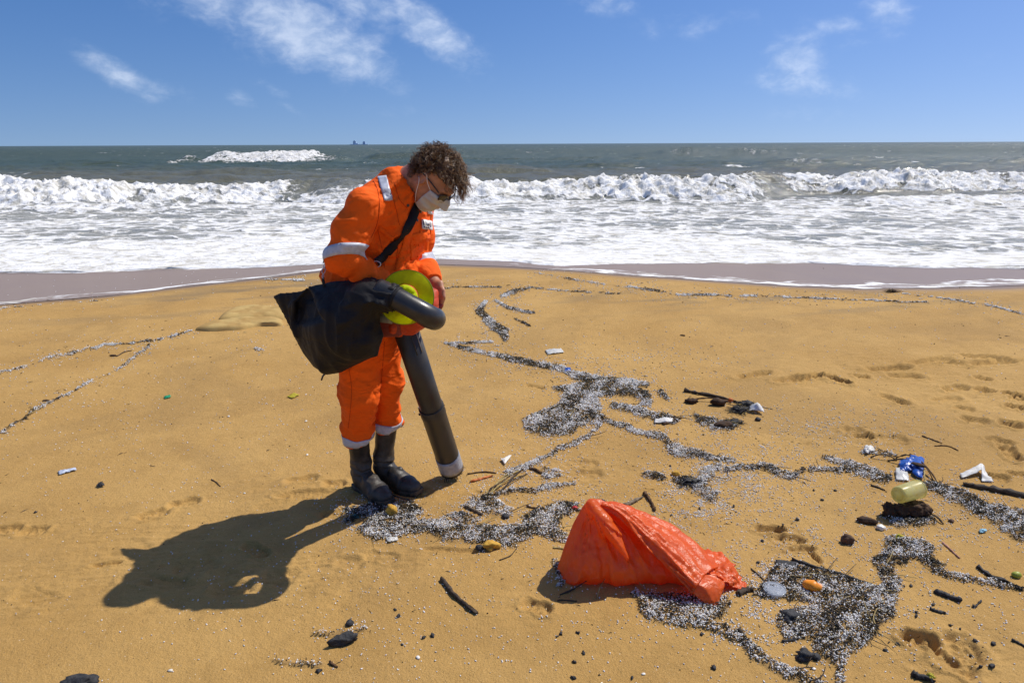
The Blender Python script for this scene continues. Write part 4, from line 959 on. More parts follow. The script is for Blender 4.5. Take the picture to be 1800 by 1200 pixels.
def build_hair():
    rng = np.random.default_rng(5)
    cap_d = norm(rng.normal(size=(16000, 3)))
    q = cap_d * np.array([.098, .077, .092]) + np.array([-.012, 0, .030])
    keep = (q[:, 2] > .062 - 1.05 * np.maximum(0, -q[:, 0] - .0) - .30 * np.maximum(0, .02 - q[:, 0])) & (q[:, 2] > -.062) & (q[:, 0] < .082)
    keep &= ~((np.abs(q[:, 1]) > .05) & (np.abs(q[:, 0] + .010) < .024) & (q[:, 2] < .034))
    q = q[keep][:620]; nrm = norm((q - np.array([-.012, 0, .030])) / np.array([.098, .077, .092]) ** 2)
    groups = {0: [], 1: []}
    for i in range(len(q)):
        r0 = hp(*q[i]); n_ = HAX.T @ nrm[i]
        front = float(np.clip((q[i, 0] + .03) / .10, 0, 1)); top_ = float(np.clip((q[i, 2] - .02) / .09, 0, 1))
        L = (.028 + .058 * front * (.35 + .65 * top_) + .008 * top_) * rng.uniform(.7, 1.3)
        tang = HF * .75 + np.array([.35, 0, .05]) + rng.normal(size=3) * .45; tang = norm(tang - n_ * (tang @ n_))
        if top_ < .15: tang = norm(tang * .4 + np.array([-.3, 0, -.5]))
        nseg = 17; t = np.linspace(0, 1, nseg); dcur = norm(n_ * rng.uniform(.25, .8) + tang); p = r0.copy(); path = [p.copy()]
        for k in range(nseg - 1):
            dcur = norm(dcur + np.array([.05, 0, -1.0]) * .10 * (.3 + front)); pn = p + dcur * L / (nseg - 1)
            e = (((pn - HC) @ HAX.T) / HS - np.array([-.012, 0, .030])) / np.array([.104, .083, .098]); le = np.linalg.norm(e)
            if le < 1: pn = pn + (HAX.T @ norm(e / np.array([.104, .083, .098]))) * (1 - le) * .09
            dcur = norm(pn - p); p = pn; path.append(p.copy())
        path = np.array(path); T0 = norm(path[-1] - path[0]); a = norm(np.cross(T0, [.3, .9, .2])); b = np.cross(T0, a)
        turns = rng.uniform(1.0, 2.1); ph = rng.uniform(0, 6.28); cr0 = rng.uniform(.004, .0105)
        for k in range(int(rng.integers(3, 6))):        # a lock is several hairs curling together
            cr = cr0 * rng.uniform(.8, 1.2) * t ** .6; ph2 = ph + rng.normal() * .35; o_ = rng.normal(size=3) * .0022
            pth = path + o_ * (.4 + t)[:, None] + cr[:, None] * (np.cos(ph2 + turns * 6.28 * t)[:, None] * a + np.sin(ph2 + turns * 6.28 * t)[:, None] * b)
            w = rng.uniform(.0006, .0012)
            groups[1 if rng.random() < .15 + .40 * top_ * (.3 + front) else 0].append(tube_geo(pth, w * (1 - .5 * t), 3, cap=False))
    # dark undercoat that hugs the scalp
    def sd_cap(P):
        P = P.astype(np.float32); qq = ((P - HC) @ HAX.T.astype(np.float32)) / HS; I3 = np.eye(3)
        d = sd_ell(qq, (-.013, 0, .032), I3, (.103, .083, .096)) - .007 * pnoise(qq, 42, 3) - .005 * pnoise(qq, 90, 4)
        lim = .058 - 1.05 * np.maximum(0, -qq[:, 0]) - .30 * np.maximum(0, .02 - qq[:, 0])
        ear = np.minimum(np.abs(qq[:, 1]) - .055, np.minimum(.024 - np.abs(qq[:, 0] + .010), .036 - qq[:, 2]))
        return np.maximum(np.maximum(np.maximum(d, lim - qq[:, 2]), np.maximum(qq[:, 0] - .080, -.066 - qq[:, 2])), ear)
    V, Q = surface_nets(sd_cap, HC - .17, HC + .17, .0045, margin=3); hair = mesh_np('hair', V, Q, M_HAIR, person)
    for g_, mm in ((0, M_HAIR), (1, M_HAIR2)):
        Vg, Fg = join_geo(groups[g_]); o = mesh_np('curls', Vg, np.array(Fg, np.int32), mm, hair)
        o['kind'] = 'stuff'
build_hair()
# ------------------------------------------------------------------ leaf blower used as a vacuum
blower = empty('leaf_blower', gp(795, 842))
tag(blower, 'black and red leaf blower with suction tube and catcher bag held by the person', 'leaf blower')
T_TOP = A3(711, 572, 2.74); T_BOT = np.array(gp(796, 838)) + np.array([0, -.01, .035])
td = norm(T_BOT - T_TOP); TL_ = np.linalg.norm(T_BOT - T_TOP); tp = lambda s: T_TOP + td * s * TL_
def revolve(name, prof, mat_, parent, ns=32):
    """profile list of (fraction along the tube, radius)"""
    P = np.array([tp(a) for a, r in prof]); V, F = tube_geo(P, [r for a, r in prof], ns, cap=False); return mesh_np(name, V, F, mat_, parent)
ut = revolve('suction_tube', [(.0, .050), (.02, .053), (.02, .0535), (.52, .0535), (.535, .0535), (.54, .050)], M_TUBEP, blower)
lt = revolve('lower_tube', [(.505, .052), (.505, .0585), (.51, .0595), (.56, .0595), (.565, .0575), (.90, .0575), (.985, .0585), (.985, .050), (.80, .050)], M_TUBEP, blower)
revolve('duct_tape', [(.868, .0580), (.868, .0600), (.89, .0606), (.92, .0602), (.945, .0610), (.968, .0603), (.968, .0585)], M_TAPE, lt)
side_ = norm(np.cross(td, FW))
for s in (.3, -.18):
    c0 = .055; base_ = norm(-FW + td * (FW @ td)); off_ = norm(base_ * math.cos(s + .6) + norm(np.cross(td, base_)) * math.sin(s + .6) * -1)
    tube('rib', [tp(.03) + off_ * .0545, tp(.14) + off_ * .0545], .0022, M_GREYPL if s > 0 else M_PLASTIC, ut, 6)
o = tube('screw', [tp(.545) + side_ * -.060, tp(.545) + side_ * -.066], .006, M_PLASTIC, lt, 8)
# wet grit and fibres stuck in the mouth of the tube
rng = np.random.default_rng(3); parts = []
for k in range(260):
    a = rng.uniform(0, 6.28); r = .056 * math.sqrt(rng.uniform(.2, 1)); b1 = norm(np.cross(td, [0, 0, 1])); b2 = np.cross(td, b1)
    p = tp(.985) + (b1 * math.cos(a) + b2 * math.sin(a)) * r; d_ = norm(td + rng.normal(size=3) * .5)
    parts.append(tube_geo([p - td * .01, p + d_ * rng.uniform(.008, .026)], [.0025, .001], 4))
Vg, Fg = join_geo(parts); o = mesh_np('clogged_fibres', Vg, Fg, M_RUBBER, lt); o['kind'] = 'stuff'

HO = A3(730, 535, 2.71)
def sd_house(P):
    P = P.astype(np.float32)
    ax = np.stack([norm([.92, -.1, -.35]), norm([.1, 1, 0]), norm([.35, 0, .92])])
    d = sd_ell(P, HO, ax, (.085, .070, .085))
    d = smin(d, sd_cone(P, HO - ZH * .02, T_TOP + td * .012, .075, .052), .05)
    d = smin(d, sd_cone(P, A3(764, 514, 2.74), A3(755, 540, 2.70), .016, .022), .03)
    d = smin(d, sd_ell(P, A3(694, 572, 2.70), np.eye(3), (.035, .06, .045)), .02)
    d = d + .002 * (np.abs(((P - HO) @ norm([.2, 0, 1])) % .03 - .015) < .003)
    return np.maximum(d, (P - tp(.03)) @ td)
V, Q = surface_nets(sd_house, HO - .22, HO + .22, .0045); V = relax(V, Q, 1, .3); hs_ = mesh_np('housing', V, Q, M_REDPL, blower)
def sd_eng(P):
    P = P.astype(np.float32); q = P - A3(686, 566, 2.72)
    b = np.abs(q) - np.array([.040, .06, .035]); d = np.linalg.norm(np.maximum(b, 0), axis=1) + np.minimum(b.max(1), 0) - .012
    return d + .002 * (np.abs(q[:, 2] % .012 - .006) < .002)
V, Q = surface_nets(sd_eng, A3(686, 566, 2.72) - .12, A3(686, 566, 2.72) + .12, .005); mesh_np('engine_cover', relax(V, Q, 1, .3), Q, M_DKRED, blower)
tube('fuel_cap', [A3(684, 549, 2.60), A3(684, 549, 2.57)], .013, M_PLASTIC, blower, 20)
lab = hit_sheet('grey_panel', [(664, 552), (690, 553), (690, 569), (664, 566)], 4, 4, .004, M_GREYPL, blower, f=sd_eng)
# handle loop the hands hold
hd_ = catmull([A3(690, 530, 2.70), A3(694, 505, 2.66), A3(716, 498, 2.68), A3(745, 505, 2.73), A3(768, 516, 2.77), A3(774, 536, 2.76), A3(760, 548, 2.74)], 26)
tube('handle', hd_, .014, M_DKRED, blower, 12)
# discharge elbow
ep = catmull([A3(664, 508, 2.525), A3(690, 521, 2.505), A3(718, 536, 2.49), A3(744, 550, 2.487), A3(760, 558.5, 2.51), A3(763, 560, 2.56), A3(752, 556, 2.62), A3(740, 548, 2.68)], 40)
er = np.interp(np.linspace(0, 1, 40), [0, .5, .65, 1], [.0420, .0425, .044, .046])
tube('elbow_pipe', ep, er, M_PLASTIC, blower, 32, cap=True)

# catcher bag of black nylon
BPX = [(480, 520), (492, 514), (530, 511), (548, 503), (580, 496), (640, 487), (664, 491), (694, 509), (699, 535), (694, 545), (672, 548), (667, 562), (670, 600), (662, 624), (630, 640), (598, 656), (572, 660), (550, 646), (532, 622), (515, 590), (498, 553)]
BYf = lambda a: 2.525 + .30 * np.clip((690 - a) / 210.0, 0, 1); BP3 = np.array([A3(a, b, BYf(a)) for a, b in BPX]); BP = BP3[:, [0, 2]]
BK = np.polyfit(BP3[:, 0], BP3[:, 1], 1)
def sd_poly2(p, poly):
    d = np.full(len(p), 1e9); ins = np.zeros(len(p), bool); k = len(poly)
    for i in range(k):
        a, b = poly[i], poly[(i + 1) % k]; e = b - a; w = p - a; t = np.clip(w @ e / (e @ e), 0, 1)
        d = np.minimum(d, np.linalg.norm(w - t[:, None] * e, axis=1))
        ins ^= ((a[1] > p[:, 1]) != (b[1] > p[:, 1])) & (p[:, 0] < (b[0] - a[0]) * (p[:, 1] - a[1]) / (b[1] - a[1] + 1e-12) + a[0])
    return np.where(ins, -d, d)
def sd_bag(P):
    P = P.astype(np.float32); p2 = P[:, [0, 2]].astype(float); s = -sd_poly2(p2, BP)      # inside distance
    u = (p2[:, 0] - BP[0, 0]) / (BP[8, 0] - BP[0, 0])
    full = .030 + .120 * sstep(.12, .50, u)                                                 # slack fin on the left, full on the right
    ht = full * (1 - np.exp(-np.maximum(s, 0) / .055)) + .002
    yc = np.polyval(BK, P[:, 0]) + .012 * pnoise(P, 5, 50)
    d = np.where(s > 0, np.abs(P[:, 1] - yc) - ht, np.hypot(np.maximum(np.abs(P[:, 1] - yc) - .002, 0), -s)) * .62
    d = smin(d, sd_cone(P, A3(640, 520, 2.535), A3(694, 523, 2.505), .058, .046), .03)
    # overhanging flap and the hollow under it
    tri = np.array([A3(*q, BYf(q[0]) - .05)[[0, 2]] for q in [(538, 508), (560, 526), (586, 553), (560, 562), (520, 574), (514, 548), (522, 524)]])
    ti = -sd_poly2(p2, tri); front = P[:, 1] < yc
    d = np.where(front, d + .055 * sstep(-.002, .022, ti) * (1 - .6 * sstep(.0, .075, p2[:, 1] * 0 + A3(540, 508, 2.68)[2] - p2[:, 1])), d)
    d = smin(d, sd_chain(P, [A3(545, 506, 2.68), A3(566, 528, 2.60), A3(590, 552, 2.55), A3(604, 570, 2.54)], [.008, .012, .012, .005]), .012)
    d = smin(d, sd_chain(P, [A3(540, 508, 2.70), A3(518, 530, 2.72), A3(514, 560, 2.73), A3(519, 590, 2.73)], [.006, .008, .008, .004]), .012)
    c = A3(668, 512, 2.53); v = P - c; an = np.arctan2(v[:, 2], v[:, 0]); rr = np.linalg.norm(v[:, [0, 2]], axis=1)
    rdg = lambda n_: np.maximum(0, .42 - np.abs(n_)) / .42
    d = d - .010 * (rdg(pnoise(np.stack([an * 2.6, rr * 5, rr * 0], -1), 1.0, 51)) - .35) * np.exp(-((rr - .15) / .12) ** 2) - (.007 * pnoise(P, 9, 52) + .008 * (rdg(pnoise(P * [14, 14, 6], 1, 54)) - .3)) * sstep(.0, .04, s)
    ng = norm(A3(700, 526, 2.47) - A3(650, 510, 2.50)); tt = (P - A3(694, 523, 2.505)) @ ng
    ang = np.arctan2(v @ norm(np.cross(ng, [0, 1, 0])), v[:, 1])
    d = d - .0035 * np.sin(ang * 13 + pnoise(P, 8, 55)) * np.exp(-((tt + .03) / .03) ** 2)
    d = np.where(np.linalg.norm(P - A3(700, 530, 2.50), axis=1) < .12, np.maximum(d, tt), d)
    return d
blo = A3(580, 580, 2.66) - np.array([.40, .38, .30]); bhi = A3(600, 580, 2.66) + np.array([.36, .34, .26])
V, Q = surface_nets(sd_bag, blo, bhi, .0055, margin=2.4); V = relax(V, Q, 1, .35); bag = mesh_np('catcher_bag', V, Q, M_BLACKCLOTH, blower)
tube('bag_collar', catmull([A3(693, 522.5, 2.504), A3(698, 525, 2.501)], 4), .0465, M_BLACKCLOTH, bag, 24)
tube('zip_pull', catmull([A3(574, 655, 2.69), A3(568, 660, 2.685), A3(565, 668, 2.685)], 6), .004, M_PLASTIC, bag, 6)
# shoulder strap: a ribbon laid over the chest, then free to its clip
def ribbon(name, pts, nrm_, width, mat_, parent, thick=.0025):
    P = catmull(pts, 40); N = norm(catmull(nrm_, 40)); T = norm(np.gradient(P, axis=0)); S_ = norm(np.cross(T, N))
    V = np.concatenate([P - S_ * width / 2, P, P + S_ * width / 2]).reshape(3, 40, 3).transpose(1, 0, 2).reshape(-1, 3)
    o = mesh_np(name, V, grid_faces(40, 3), mat_, parent); solidify(o, thick, 1); return o
sp_ = [ray_hit(*q) for q in [(734, 347), (730, 362), (727, 378), (718, 397), (704, 417), (687, 436), (671, 452), (660, 463)]]
sn_ = sdf_normal(np.array(sp_), sd_coverall); sp_ = np.array(sp_) + sn_ * .006
sp_ = np.concatenate([[A3(726, 338, 2.90)], sp_]); sn_ = np.concatenate([[norm([.3, -.2, .8])], sn_])
stp = ribbon('shoulder_strap', sp_, sn_, .036, M_BLACKCLOTH, blower)
cl0 = sp_[-1]; cl1 = A3(648, 474, 2.62)
ring = [cl0 + norm(sn_[-1]) * .002 + RT * (.018 * math.cos(a) - .004) + UP * (.012 * math.sin(a) - .008) for a in np.linspace(0, 2 * math.pi, 16)]
tube('strap_buckle', ring, .0022, M_METAL, stp, 6); tube('snap_hook', catmull([cl0 - UP * .012 - RT * .006, (cl0 + cl1) / 2 + FW * -.01, cl1], 8), [.003, .005, .006, .005, .005, .004, .004, .003], M_METAL, stp, 6)
bk = [A3(585, 425, 2.74), A3(577, 447, 2.70), A3(572, 462, 2.68)]
stb = ribbon('back_strap', bk, [norm([-.6, -.8, 0])] * 3, .030, M_BLACKCLOTH, blower)
for k, (a, b) in enumerate((((572, 462), (569, 472)), ((570, 470), (568, 482)), ((568, 481), (568, 490)))):
    pa, pb = A3(*a, 2.675), A3(*b, 2.665); ww = RT * .006 * (1 if k % 2 else .5)
    tube('carabiner', [pa, (pa * .7 + pb * .3) + ww, (pa * .3 + pb * .7) + ww, pb, (pa * .3 + pb * .7) - ww, (pa * .7 + pb * .3) - ww, pa], .0017, M_METAL, stb, 6)
ribbon('bag_tab', [A3(568, 488, 2.67), A3(569, 496, 2.66), A3(571, 508, 2.655)], [norm([-.3, -.9, 0])] * 3, .012, M_BLACKCLOTH, blower)

# ------------------------------------------------------------------ lime sun hat pushed onto the blower
hat = empty('sun_hat', A3(714, 526, 2.575)); tag(hat, 'lime yellow wide-brim hat with orange band resting on the leaf blower', 'hat')
HN = norm([.10, -1, .12]); HX = norm(np.cross(HN, [0, 0, 1])) * -1; HX = norm([1, .10, .02] - HN * (np.array([1, .10, .02]) @ HN)); HY = np.cross(HN, HX) * -1
if HY[2] < 0: HY = -HY
HCN = A3(713, 524, 2.585); nc = 72
def brim():
    pts = []; rr = np.linspace(.050, .112, 12)
    for r in rr:
        for j in range(nc):
            a = 2 * math.pi * j / nc; k = (r - .05) / .062
            wave = .010 * math.sin(2 * a + .6) + .007 * math.sin(3 * a + 2)
            R_ = r * (1 + .05 * math.sin(a * 2 + 1) - .06 * max(0, math.cos(a - 3.6)) * k)
            pts.append(HCN + HX * R_ * math.cos(a) * .93 + HY * R_ * math.sin(a) * 1.0 + HN * (k * wave - .012 * k ** 2))
    return np.array(pts), grid_faces(12, nc, True)
o = mesh_np('brim', *brim(), M_LIME, hat); solidify(o, .003); br = o
edge = np.array([o.data.vertices[11 * nc + j].co for j in range(nc)]); edge = edge + np.array(hat.matrix_world.translation) * 0
tube('brim_binding', np.concatenate([edge, edge[:1]]), .0022, mat('dark_lime_binding', (.20, .27, .02), .8), br, 6, cap=False)
def hat_ring(z0, z1, r0, r1, n=6, crush=0.0, sd_=0):
    pts = []
    for i in range(n):
        t = i / (n - 1)
        for j in range(nc):
            a = 2 * math.pi * j / nc; r = r0 + (r1 - r0) * t; z = z0 + (z1 - z0) * t
            p = np.array([math.cos(a) * r, math.sin(a) * r, z]); w = crush * t * pnoise(np.array([[math.cos(a) * 1.3, math.sin(a) * 1.3, z * 20]]), 1.0, sd_)[0]
            pts.append(HCN + HX * p[0] * (1 + w) * .93 + HY * p[1] * (1 + w * .6) + HN * (p[2] + .016 * w))
    return np.array(pts), grid_faces(n, nc, True)
solidify(mesh_np('hat_band', *hat_ring(.000, .012, .0535, .0530, 3), M_HATBAND, hat), .002)
solidify(mesh_np('reflective_stripe', *hat_ring(.0105, .021, .0525, .0515, 3), M_HATGREY, hat), .002)
solidify(mesh_np('hat_band', *hat_ring(.0200, .027, .0520, .0500, 3), M_HATBAND, hat), .002)
def crown():
    pts = []; prof = [(.024, .0505), (.032, .0505), (.042, .049), (.054, .043), (.058, .031), (.050, .017), (.042, .007), (.038, .001)]
    for i, (z, r) in enumerate(prof):
        for j in range(nc):
            a = 2 * math.pi * j / nc; t = i / 7
            w = pnoise(np.array([[math.cos(a) * 1.6, math.sin(a) * 1.6, t * 1.5]]), 1.0, 61)[0]
            fold = .012 * math.exp(-((math.sin(a - .5)) / .25) ** 2) * t
            pts.append(HCN + HX * (math.cos(a) * r * (1 + .35 * w * t) + .006 * t) * .93 + HY * (math.sin(a) * r * (1 + .3 * w * t) + .014 * t) + HN * (z + .022 * w * t - fold))
    return np.array(pts), grid_faces(8, nc, True)
solidify(mesh_np('crown', *crown(), M_LIME, hat), .003)
# ------------------------------------------------------------------ distant ship, half-buried sandbags
def box_geo(c, s): 
    c = np.array(c, float); s = np.array(s, float) / 2
    V = np.array([c + s * np.array(k) for k in [(-1, -1, -1), (1, -1, -1), (1, 1, -1), (-1, 1, -1), (-1, -1, 1), (1, -1, 1), (1, 1, 1), (-1, 1, 1)]])
    return V, [(0, 3, 2, 1), (4, 5, 6, 7), (0, 1, 5, 4), (1, 2, 6, 5), (2, 3, 7, 6), (3, 0, 4, 7)]
M_SHIP = mat('ship_haze_tint', (.55, .68, .92), .9, .1, var=.2, vscale=.05)  # pale blue of distance haze is mixed into the ship's colour
SD = 9000.0; sx0 = at(619, 250, SD)[0]; k_ = SD / 1200.0 / FW[1]
ship = empty('ship', (sx0 + 11 * k_, SD, SEA_Z)); tag(ship, 'far haze-tinted ship on the horizon with two tall deck blocks', 'ship')
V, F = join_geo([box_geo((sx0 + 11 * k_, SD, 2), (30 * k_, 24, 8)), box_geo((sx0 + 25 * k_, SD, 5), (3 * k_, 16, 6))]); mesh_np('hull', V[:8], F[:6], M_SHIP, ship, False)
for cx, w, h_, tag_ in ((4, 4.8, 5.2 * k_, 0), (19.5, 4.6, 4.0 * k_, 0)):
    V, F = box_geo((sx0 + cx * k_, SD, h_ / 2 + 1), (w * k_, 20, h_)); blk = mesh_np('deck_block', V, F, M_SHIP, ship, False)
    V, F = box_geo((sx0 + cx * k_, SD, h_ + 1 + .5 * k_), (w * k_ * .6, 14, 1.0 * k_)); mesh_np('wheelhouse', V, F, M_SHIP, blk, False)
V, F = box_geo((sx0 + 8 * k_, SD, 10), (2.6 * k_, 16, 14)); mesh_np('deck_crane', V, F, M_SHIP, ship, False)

M_SANDBAG = mat('pale_sandbag_cloth', (.48, .34, .13), .95, .15, color2=(.38, .24, .085), vscale=6, bump=.5, bscale=60)
def mound(name, label, outline, hgt, steep, cat='sandbag', lean=0.0):
    """low half-buried bag: polar grid over an outline of sand points"""
    P = np.array([gp(a, b)[:2] for a, b in outline]); c = P.mean(0); nr, nc = 14, 96
    cl = catmull(np.concatenate([P, P[:1]]), nc + 1)[:-1]; V = []
    for i in range(nr):
        t = 1 - i / (nr - 1)
        for j in range(nc):
            p = c + (cl[j] - c) * t; f = (1 - t ** steep); n_ = .010 * fbm(np.array([[p[0], p[1]]]), 7, 3, .55, 71)[0]
            side = float(np.clip((c[0] - p[0]) * .3 * lean + 1, .3, 1.6)); V.append((p[0], p[1], float(base_z(p[0], p[1])) - .03 + (hgt * side + .03) * f + n_ * f))
    e = empty(name, (c[0], c[1], 0)); mesh_np('bag_cloth', np.array(V), grid_faces(nr, nc, True), M_SANDBAG, e); tag(e, label, cat, 'half-buried sandbags'); return e
mound('sandbag', 'nearer half-buried tan sandbag with a dark shaded front, left of the black bag', [(339, 583), (375, 584), (420, 582), (440, 578), (462, 574), (500, 572), (495, 562), (455, 562), (415, 564), (375, 570), (350, 577)], .045, 16, lean=.9)
mound('sandbag', 'farther half-buried tan sandbag lying behind the nearer one', [(378, 566), (420, 565), (470, 563), (510, 560), (520, 545), (470, 540), (430, 541), (400, 548), (385, 556)], .05, 8, lean=.5)

# ------------------------------------------------------------------ plastic pellets and dark drift, too many to count
def scatter(F, dens, lod0, rng, minY=1.2):
    py = 430 + 2 * (np.arange(MH) + .5); d = np.array([gp(900, q)[1] for q in py]); d2 = np.array([gp(900, q - 1)[1] for q in py]); d1 = np.array([gp(900, q + 1)[1] for q in py])
    dep = d * FW[1] + CAM_H * -FW[2]; area = (d2 - d1) * (2 * dep / FPX)
    lod = np.clip((lod0 / d), .0, 1) ** 1.5
    lam = F * (area * lod * dens)[:, None]; n = rng.poisson(lam); jj, ii = np.nonzero(n); k = n[jj, ii]
    ii = np.repeat(ii, k); jj = np.repeat(jj, k)
    px = -60 + 2 * (ii + rng.random(len(ii))); qy = 430 + 2 * (jj + rng.random(len(jj)))
    r = FW[None] + RT[None] * ((px - 900) / FPX)[:, None] + UP[None] * ((600 - qy) / FPX)[:, None]
    t = -CAM_H / r[:, 2]; P = CPOS + r * t[:, None]
    return P[:, 0], P[:, 1], 1 / np.sqrt(np.clip(lod0 / P[:, 1], .15, 1) ** 1.5)
def rot_mats(n, rng, flat=.5):
    """random turns about z, tilted a little"""
    a = rng.uniform(0, 2 * math.pi, n); t = rng.normal(size=n) * flat; b = rng.uniform(0, 2 * math.pi, n)
    ca, sa, ct, st = np.cos(a), np.sin(a), np.cos(t), np.sin(t); z = np.zeros(n); o = np.ones(n)
    Rz = np.stack([np.stack([ca, -sa, z], -1), np.stack([sa, ca, z], -1), np.stack([z, z, o], -1)], 1)
    Ry = np.stack([np.stack([ct, z, st], -1), np.stack([z, o, z], -1), np.stack([-st, z, ct], -1)], 1)
    return Rz @ Ry
def swarm(name, x, y, z, scale3, baseV, baseF, M, tint, rng, flat=.5):
    n = len(x); R_ = rot_mats(n, rng, flat)
    V = np.einsum('nij,nkj->nki', R_, baseV[None] * scale3[:, None, :]) + np.stack([x, y, z], -1)[:, None]
    F = (baseF[None] + (np.arange(n) * len(baseV))[:, None, None]).reshape(-1, baseF.shape[1])
    o = mesh_np(name, V.reshape(-1, 3), F.astype(np.int32), M, smooth=False, attrs={'tint': np.repeat(tint, len(baseV), 0)})
    return o
OCT_V = np.array([(1, 0, 0), (-1, 0, 0), (0, 1, 0), (0, -1, 0), (0, 0, 1), (0, 0, -1)], float) * .5
OCT_F = np.array([(0, 2, 4), (2, 1, 4), (1, 3, 4), (3, 0, 4), (2, 0, 5), (1, 2, 5), (3, 1, 5), (0, 3, 5)])
TET_V = np.array([(.5, 0, -.4), (-.5, .35, -.4), (-.45, -.4, -.35), (-.1, .05, .6)]); TET_F = np.array([(0, 2, 1), (0, 1, 3), (1, 2, 3), (2, 0, 3)])
def tint_mat(name, rough, spec, trans=0.0):
    M = bpy.data.materials.new(name); M.use_nodes = True; h = NT(M.node_tree); b = M.node_tree.nodes['Principled BSDF']
    h.set(b, 'Base Color', h.n('ShaderNodeAttribute', attribute_name='tint').outputs['Color']); b.inputs['Roughness'].default_value = rough; b.inputs['Specular IOR Level'].default_value = spec
    return M
def ground_z(x, y): return base_z(x, y) + 0.0
def build_drift():
    rng = np.random.default_rng(11); q = np.stack([_mx * .012, _my * .02], -1)
    n = pnoise(q, 2.2, 81); n2 = pnoise(q, 9, 82); n3 = pnoise(q, 3.0, 83)
    n4 = pnoise(np.stack([_mx * .05, _my * .09], -1), 1.0, 84)
    holes = sstep(.30, .85, FC_ + .50 * n2 + .38 * n4)                 # ragged inner gaps where sand shows
    halo = FC_.copy()
    for _ in range(5):
        halo = (halo + np.roll(halo, 3, 0) + np.roll(halo, -3, 0) + np.roll(halo, 5, 1) + np.roll(halo, -5, 1)) / 5
    wht = FW_ * holes * np.clip(.75 + 1.3 * n + .9 * n2 + .6 * n4, .08, 1.9) + 1.4 * FL_ * np.clip(1 + 2.2 * n3 + 1.2 * n4, .12, 5) + halo * .20 * np.clip(1 + 2 * n4, 0, 3)
    wht = wht + .0014 * (_my > 560)
    drk = FD_ * holes * np.clip(.80 - 1.5 * n - 1.0 * n2 - .6 * n4, .08, 2.6) + FL_ * .10 + .0007 * (_my > 560) + halo * .03
    M1 = tint_mat('white_plastic_pellets', .45, .5); M2 = tint_mat('dark_drift_bits', .85, .2)
    x, y, sc = scatter(wht, 33000, 2.9, rng); k = len(x); s = rng.uniform(.0040, .0070, k) * sc
    zz = zs(x, y, True); core = field_at(FC_, x, y); sz = np.stack([s * rng.uniform(1.0, 1.9, k), s * .95, s * .75], -1)
    zz = zz + core * (.006 + .006 * pnoise(np.stack([x, y], -1), 30, 12)) * np.clip(4.5 / y - .5, 0, 1) + s * .25 + core * rng.uniform(0, .007, k)
    g = rng.uniform(.48, .88, k); tc = np.stack([g, g * rng.uniform(.97, 1.01, k), g * rng.uniform(.90, 1.02, k)], -1); tan = rng.random(k) < .07; tc[tan] *= [.8, .62, .35]
    o = swarm('plastic_pellets', x, y, zz, sz, OCT_V, OCT_F, M1, tc, rng); tag(o, 'white plastic pellets strewn in winding drift lines over the sand', 'pellets', None, 'stuff')
    n_w = k
    x, y, sc = scatter(drk, 28000, 2.9, rng); k = len(x); s = rng.uniform(.0045, .0105, k) * sc; lng = rng.random(k) < .35
    core = field_at(FC_, x, y); sz = np.stack([np.where(lng, s * rng.uniform(2, 4, k), s), np.where(lng, s * .35, s * .7), np.where(lng, s * .35, s * .55)], -1)
    zz = zs(x, y, True) + core * (.006 + .006 * pnoise(np.stack([x, y], -1), 30, 12)) * np.clip(4.5 / y - .5, 0, 1) + s * .2 + core * rng.uniform(0, .009, k)
    g = rng.uniform(.010, .055, k); tc = np.stack([g * 1.1, g, g * .85], -1); br_ = rng.random(k) < .16; tc[br_] = np.stack([rng.uniform(.08, .28, br_.sum())] * 3, -1) * [1, .78, .42]
    o = swarm('dark_drift_litter', x, y, zz, sz, TET_V, TET_F, M2, tc, rng, .25); tag(o, 'black charred crumbs and plant bits mixed through the pellet drifts', 'drift litter', None, 'stuff')
    print('pellets', n_w, 'litter', k)
build_drift()
# ------------------------------------------------------------------ orange woven sack
def sack_mat():
    M = bpy.data.materials.new('orange_woven_plastic'); M.use_nodes = True; h = NT(M.node_tree); b = M.node_tree.nodes['Principled BSDF']
    P = h.n('ShaderNodeTexCoord').outputs['Object']
    n = h.noise(P, 10, 5, .6); c = h.mix(h.ss(n, .3, .7), (.86, .145, .014, 1), (.93, .195, .026, 1))
    dust = h.ss(h.noise(P, 55, 5, .7), .52, .72); c = h.mix(h.math('MULTIPLY', dust, .28), c, (.90, .42, .26, 1))
    h.set(b, 'Base Color', c); b.inputs['Roughness'].default_value = .30; b.inputs['Specular IOR Level'].default_value = .7
    w1 = h.n('ShaderNodeTexWave', wave_type='BANDS', bands_direction='X', ins={'Scale': 95.0, 'Distortion': .6, 'Vector': P}); w2 = h.n('ShaderNodeTexWave', wave_type='BANDS', bands_direction='Z', ins={'Scale': 95.0, 'Distortion': .6, 'Vector': P})
    wr = h.math('ABSOLUTE', h.math('SUBTRACT', h.noise(P, 16, 4, .6, 1.0), .5))
    hg = h.math('ADD', h.math('MULTIPLY', h.math('ADD', w1.outputs['Fac'], w2.outputs['Fac']), .05), h.math('ADD', h.math('MULTIPLY', h.noise(P, 60, 5, .65), .35), h.math('MULTIPLY', h.ss(wr, 0, .1), .25)))
    bn = h.n('ShaderNodeBump', ins={'Strength': .6, 'Distance': .006, 'Height': hg}); h.set(b, 'Normal', bn.outputs[0])
    tl = h.n('ShaderNodeBsdfTranslucent', ins={'Color': c}); mx = h.n('ShaderNodeMixShader', ins={0: .5}); o = M.node_tree.nodes['Material Output']
    M.node_tree.links.new(b.outputs[0], mx.inputs[1]); M.node_tree.links.new(tl.outputs[0], mx.inputs[2]); M.node_tree.links.new(mx.outputs[0], o.inputs[0])
    return M
M_SACK = sack_mat()
